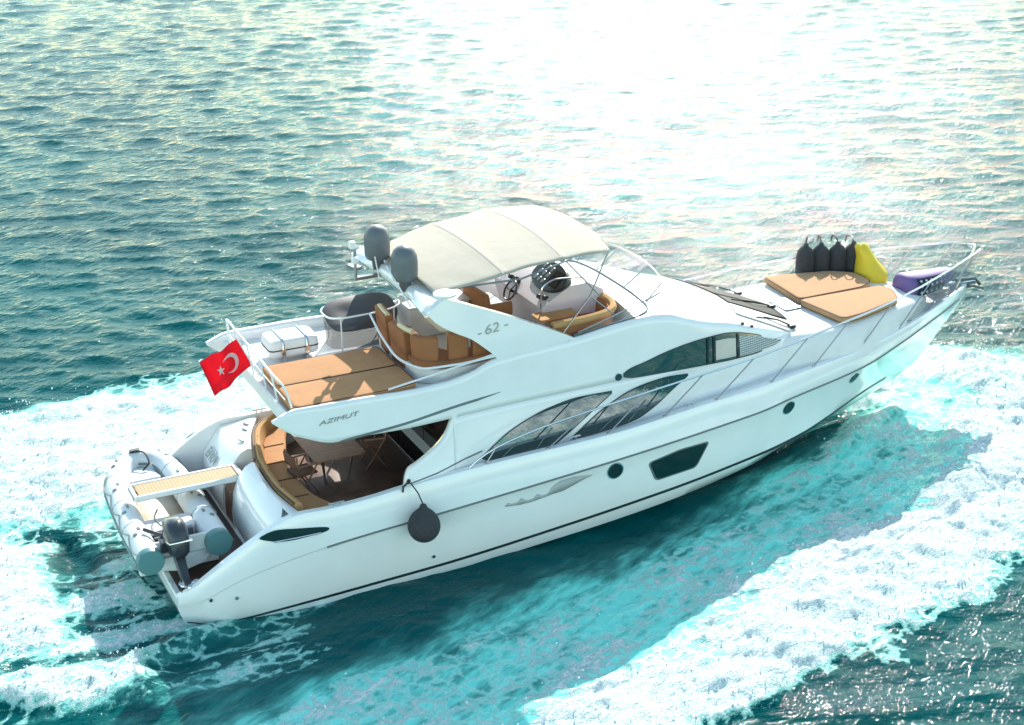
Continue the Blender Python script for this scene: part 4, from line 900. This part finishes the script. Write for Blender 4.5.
# -- foam bands, as distance inside wavering curves
wx = X+1.1*(fbm(X*.45, Yy*.45, 5)-.5)*2; wy = Yy+.9*(fbm(X*.5+40, Yy*.5, 9)-.5)*2
so_ = np.interp(wx, [-9, -4, 4.7, 7.35, 10.15, 12.6, 14.8, 16.0, 18.0, 19.4, 20.6, 21.6, 22], [-14, -12.6, -10.1, -9.2, -8.5, -7.4, -6.5, -6.1, -4.2, -2.2, -.4, 1.2, 2.2])
si_ = np.interp(wx, [-9, -1, 0, 1.8, 3.2, 5.4, 8.9, 11.7, 13.4, 15, 22], [-6.8, -6.1, -5.8, -5.3, -5.0, -4.6, -4.1, -3.1, -2.2, -1.1, 1.0])
po_ = np.interp(wx, [-9, -1, 1, 4.3, 8, 12, 15, 18, 20.5, 21.8], [8.4, 8.8, 9.1, 9.0, 8.2, 7.0, 5.9, 4.4, 2.6, 1.0])
pi_ = np.interp(wx, [-9, 2, 6, 12, 16, 22], [3.4, 3.4, 3.6, 2.8, 1.6, 0])
d_out = wy-so_; d_in = si_-wy             # >0 inside the starboard band
stb_band = np.clip(np.minimum(d_out/.9, d_in/1.0), -1.2, 1)
ridge = np.exp(-((d_out-1.6)/1.5)**2)     # dense crest near the outer edge
prt_band = np.clip(np.minimum((po_-wy)/.9, (wy-pi_)/1.2), -1.2, 1)
bowf = np.clip(1.2-np.hypot((wx-20.3)/1.75, (wy-.1)/1.9), -1, 1)
# -- stern wash: rooster tail plus trailing ridges
wi_ = np.interp(wx, [-9, 0, 4.7, 6.7, 8.7, 10.5, 12.75, 14.9, 16.9, 18.1, 19.8], [-11.0, -9.0, -7.7, -7.2, -6.5, -5.4, -4.3, -3.8, -3.2, -1.8, .2])  # white foam ends at the yacht's shadow edge, putting that shade into the mask
d_wht = wi_-wy
st_core = 1.2-np.hypot((wx+3.5)/1.85, (wy-.1)/2.5)
st_ridge = np.exp(-((wy-(-3.0+.12*(wx+2)+.5*np.sin(wx*.9)))/.55)**2)*sst(2.3, .6, wx)
st_port = np.clip(np.minimum((9.0-wy)/.8, (wy-2.9)/1.4), -1, 1)-2*sst(1.5, 6.5, wx)
st_mid = .62*np.exp(-((wx+1.9)/1.6)**2)*np.exp(-((wy-3.2)/1.2)**2)
flow = fbm(X*.5+3*fbm(X*.4, Yy*.4, 71, 2), Yy*2.3+.8*fbm(X*.7, Yy*.7, 73, 3), 61, 6, .62)
st_wash = (.47+1.7*(flow-.5))*sst(3.0, .2, wx)*sst(-5.2, -3.4, wy)*sst(3.4, 2.0, wy)
wl_ = np.interp(X, [0, 3.4, 10, 12.2, 13.6, 14.5, 15.5, 16.5, 17.5], [2.1, 2.35, 2.28, 2.08, 1.76, 1.44, .95, .5, 0])
hullfoam = (sst(10.5, 15, X)*.72+.42*sst(5, 1, X))*np.exp(-((np.abs(Yy)-wl_-.15)/(.22+.35*sst(13, 17, X)))**2)*(.45+1.1*flow)*(X < 18)
gap = np.exp(-(((wx+.95)/.45)**2+((wy-1.2)/.7)**2))+.8*np.exp(-(((wx-.3)/.8)**2+((wy+2.9)/.7)**2))      # smooth dark water just behind the platform
edge = np.where(stb_band > -1, stb_band, -1)
dens_s = .40+.80*sst(-.6, 1.3, d_wht/.9)
F = np.maximum.reduce([
    sst(-.8, .85, stb_band)*np.clip(dens_s, 0, 1.25),
    sst(-.8, .8, prt_band)*1.0, sst(-.2, .7, bowf)*1.05,
    sst(-.1, .6, st_core)*1.1, st_ridge*.9, sst(-.6, .9, st_port)*(.95), st_mid, st_wash, hullfoam])
F = F-.75*gap
streak = fbm(X*.55+Yy*.2, Yy*2.8-X*1.0, 31, 6, .66)
cell = fbm(X*1.7, Yy*1.7, 57, 5, .62)
gate = sst(.02, .22, F)
F = F+((streak-.5)*1.15+(cell-.5)*.35)*gate-.6*(1-gate)
Fm = np.clip(F, -.6, 1.3)
A = np.clip(np.maximum.reduce([sst(-.15, .5, d_out)*sst(-1.3, .9, d_in+.25), sst(-.8, .4, st_port)*.8, sst(-.1, .6, st_core), sst(-.6, .6, bowf), .62*np.exp(-(((wx-17.2)/2.2)**2+((wy+1.6)/1.5)**2)),
    .75*sst(3.5, -1, wx)*sst(-6, -4, wy)*sst(9, 6, wy)*sst(.30, .70, flow)])*(.50+1.0*(fbm(X*.9+Yy*.5, Yy*2.2-X*1.1, 77, 5, .6)-.22)), 0, 1)
A = A*(1-.8*gap)
# -- wind waves
H = np.zeros_like(X); DX = np.zeros_like(X); DY = np.zeros_like(X)
main = math.atan2(.91, .42)-math.pi+.10
for i in range(84):
    lam = .26*(2.6/.26)**RNG.random()**1.1; k = 2*math.pi/lam; th = main+RNG.normal(0, .42); ph = RNG.random()*6.283
    amp = .0034*lam**.85*(1.0 if lam < 1.6 else (1.6/lam)**.7)
    fade = 1-sst(lam*75, lam*150, dist) if lam < 1.0 else 1.0
    a = k*(X*math.cos(th)+Yy*math.sin(th))+ph
    H += fade*amp*np.cos(a); s = fade*amp*.75*np.sin(a); DX -= s*math.cos(th); DY -= s*math.sin(th)
far_f = 1-sst(120, 400, dist)
calm = 1-.25*np.clip(A*1.2, 0, 1)
H *= calm*far_f; DX *= calm*far_f; DY *= calm*far_f
# -- wake relief: crest of the bow wave, boiling foam, stern hollow and ridges
lump = fbm(X*1.1, Yy*1.4, 91, 5, .58)
H += .42*ridge*sst(1, 9, wx)*sst(21.6, 18, wx)*(.5+lump)*.8 + .35*sst(0, .9, bowf)*(.4+lump) + .45*sst(.1, 1, st_core)*(.3+lump)+.30*st_ridge*(.5+lump) + .25*sst(0, 1, st_port)*lump
H += .34*np.exp(-((np.abs(Yy)-wl_-.25)/.45)**2)*np.exp(-((X-16.0)/1.7)**2)*(.5+lump)
H += sst(.3, .9, Fm)*((fbm(X*2.2, Yy*3.4, 13, 4, .7)-.5)*.20) - .22*gap
H += .10*(fbm(X*.8+Yy*.4, Yy*1.9-X*.6, 44, 4)-.5)*np.clip(A, 0, 1)
H += -.10*np.exp(-((X-6)/8)**2)*np.exp(-((np.abs(Yy)-2.6)/.9)**2)-.20*np.exp(-((X-.8)/2.2)**2)*np.exp(-((np.abs(Yy)-2.0)/1.2)**2)
# keep the water out of the hull
wb_ = np.interp(X, [-.3, .1, .6, 1.5, 3.4, 10, 12.2, 13.6, 14.5, 15.4, 16.2], [0, 1.6, 1.85, 2.0, 2.0, 1.85, 1.5, 1.0, .6, .25, 0])
inside = np.abs(Yy) < wb_
H = np.where(inside, np.minimum(H, -.05-.3*sst(.0, .8, wb_-np.abs(Yy))), H)
co = np.stack([X+DX, Yy+DY, H], 1).astype(np.float32)
nx, ny = len(AX), len(AY)
idx = (np.arange(nx-1)[:, None]*ny+np.arange(ny-1)[None, :]).ravel()
quads = np.stack([idx, idx+ny, idx+ny+1, idx+1], 1).astype(np.int32)
me = bpy.data.meshes.new('sea'); me.vertices.add(len(co)); me.vertices.foreach_set('co', co.ravel())
me.loops.add(quads.size); me.loops.foreach_set('vertex_index', quads.ravel())
me.polygons.add(len(quads)); me.polygons.foreach_set('loop_start', np.arange(0, quads.size, 4, dtype=np.int32)); me.polygons.foreach_set('use_smooth', np.ones(len(quads), dtype=bool))
me.update(calc_edges=True)
for nm, arr in (('foam', Fm), ('aerated', A)):
    at = me.attributes.new(nm, 'FLOAT', 'POINT'); at.data.foreach_set('value', arr.astype(np.float32))
sea = bpy.data.objects.new('sea', me); COL.objects.link(sea); sea['kind'] = 'structure'

cand = np.where((Fm > .55) & (X > -4.5) & (X < 22.5) & (Yy > -10.5) & (Yy < 10) & (np.abs(Yy) > wb_+.6))[0]
wgt = .25+4.0*np.exp(-(((X[cand]-16.8)/1.5)**2+((np.abs(Yy[cand])-1.4)/.8)**2))+2.2*np.exp(-(((X[cand]-19.8)/1.6)**2+((Yy[cand]-.2)/1.8)**2))+2.0*(X[cand] < -.5)+1.0*np.exp(-((d_out[cand]-.3)/.5)**2)
pick = RNG.choice(cand, 11000, p=wgt/wgt.sum()); sp_v = []; sp_f = []
for q in pick:
    r = .006+.020*RNG.random()**3; hgt_ = RNG.exponential(.10)+.02
    p = co[q]+np.array([RNG.normal(0, .12), RNG.normal(0, .12), hgt_]); n0 = len(sp_v)
    sp_v += [tuple(p+r*np.array(d)) for d in ((1, 0, 0), (-1, 0, 0), (0, 1, 0), (0, -1, 0), (0, 0, 1.2), (0, 0, -1.2))]
    sp_f += [tuple(n0+k for k in t_) for t_ in ((0, 2, 4), (2, 1, 4), (1, 3, 4), (3, 0, 4), (2, 0, 5), (1, 2, 5), (3, 1, 5), (0, 3, 5))]
sm_ = bpy.data.meshes.new('spray'); sm_.from_pydata(sp_v, [], sp_f); sm_.materials.append(mat('spray_drops', (.85, .9, .9), .3))
spr = bpy.data.objects.new('spray', sm_); COL.objects.link(spr); spr['kind'] = 'stuff'

m = bpy.data.materials.new('sea_water'); m.use_nodes = True; t = m.node_tree; b = t.nodes['Principled BSDF']; N = t.nodes.new; Lk = t.links.new
def math_(op, a=None, b_=None, c_=None, clamp=False):
    n = N('ShaderNodeMath'); n.operation = op; n.use_clamp = clamp
    for i, v in enumerate((a, b_, c_)):
        if v is None: continue
        if isinstance(v, (int, float)): n.inputs[i].default_value = v
        else: Lk(v, n.inputs[i])
    return n.outputs[0]
def mr(v, a, b_, c_, d, smooth=True):
    n = N('ShaderNodeMapRange'); n.interpolation_type = 'SMOOTHSTEP' if smooth else 'LINEAR'; Lk(v, n.inputs[0])
    for i, q in enumerate((a, b_, c_, d)): n.inputs[i+1].default_value = q
    return n.outputs[0]
def noise(scale, detail=4, rough=.55, sc=None, dist_=0):
    n = N('ShaderNodeTexNoise'); n.inputs['Scale'].default_value = scale; n.inputs['Detail'].default_value = detail; n.inputs['Roughness'].default_value = rough; n.inputs['Distortion'].default_value = dist_
    if sc:      # stretched along a compass direction
        mp_ = N('ShaderNodeMapping'); mp_.inputs['Rotation'].default_value = (0, 0, -rad(sc[1])); Lk(geo.outputs['Position'], mp_.inputs[0])
        m2 = N('ShaderNodeMapping'); m2.inputs['Scale'].default_value = sc[0]; Lk(mp_.outputs[0], m2.inputs[0]); Lk(m2.outputs[0], n.inputs['Vector'])
    else: Lk(geo.outputs['Position'], n.inputs['Vector'])
    return n.outputs[0]
def mixc(f, a, b_):
    n = N('ShaderNodeMix'); n.data_type = 'RGBA'; Lk(f, n.inputs[0])
    for i, q in ((6, a), (7, b_)):
        if isinstance(q, tuple): n.inputs[i].default_value = (*q, 1)
        else: Lk(q, n.inputs[i])
    return n.outputs[2]
geo = N('ShaderNodeNewGeometry')
af = N('ShaderNodeAttribute'); af.attribute_name = 'foam'; aa = N('ShaderNodeAttribute'); aa.attribute_name = 'aerated'
fine = noise(9, 5, .72, ((.7, 1.4, 1), 20)); fine2 = noise(34, 2, .65)
def lace(scale, wdt):
    wn = N('ShaderNodeTexNoise'); wn.inputs['Scale'].default_value = scale*.8; wn.inputs['Detail'].default_value = 4; Lk(geo.outputs['Position'], wn.inputs['Vector'])
    va = N('ShaderNodeVectorMath'); va.operation = 'MULTIPLY_ADD'; Lk(wn.outputs[1], va.inputs[0]); va.inputs[1].default_value = (.9/scale*1.4,)*3; Lk(geo.outputs['Position'], va.inputs[2])
    v = N('ShaderNodeTexVoronoi'); v.feature = 'DISTANCE_TO_EDGE'; v.inputs['Scale'].default_value = scale; Lk(va.outputs[0], v.inputs['Vector'])
    return mr(v.outputs['Distance'], 0, wdt, 1, 0)
lc = lace(2.6, .26)
fm = math_('ADD', af.outputs['Fac'], math_('MULTIPLY', math_('SUBTRACT', fine, .5), .95)); fm = math_('ADD', fm, math_('MULTIPLY', math_('SUBTRACT', fine2, .5), .35)); fm = math_('ADD', fm, math_('MULTIPLY', math_('SUBTRACT', lc, .45), .34))
foam = mr(fm, .50, .86, 0, 1)
deep = mixc(mr(noise(.09, 3), .35, .65, 0, 1), (.000, .058, .062), (.000, .084, .086))
aer = math_('MULTIPLY', math_('MULTIPLY', aa.outputs['Fac'], 1.15), mr(noise(1.9, 6, .68, ((.5, 1.9, 1), 26)), .28, .72, .45, 1.2))
wc = mixc(mr(aer, .05, 1.0, 0, 1), deep, (.20, .78, .67))
wc = mixc(mr(fm, .22, .62, 0, .8), wc, (.42, .88, .78))
Lk(mixc(foam, wc, mixc(mr(math_('ADD', math_('MULTIPLY', fine, .55), math_('MULTIPLY', fine2, .45)), .36, .56, 0, 1), (.34, .52, .50), (.86, .92, .90))), b.inputs['Base Color'])
Lk(mr(foam, 0, 1, .045, .8, False), b.inputs['Roughness'])
b.inputs['IOR'].default_value = 1.33; b.inputs['Specular IOR Level'].default_value = .085
rip = noise(2.3, 4, .62, ((.5, 1.35, 1), -18)); rip2 = noise(3.0, 4, .6, ((.5, 1.4, 1), 36))
hgt = math_('ADD', math_('MULTIPLY', rip, .45), math_('MULTIPLY', rip2, .55))
hgt = math_('ADD', hgt, math_('MULTIPLY', math_('MULTIPLY', math_('ADD', fine, math_('MULTIPLY', fine2, .35)), foam), 1.1))
bp = N('ShaderNodeBump'); bp.inputs['Strength'].default_value = .58; bp.inputs['Distance'].default_value = .24
Lk(hgt, bp.inputs['Height']); Lk(bp.outputs[0], b.inputs['Normal'])
me.materials.append(m)
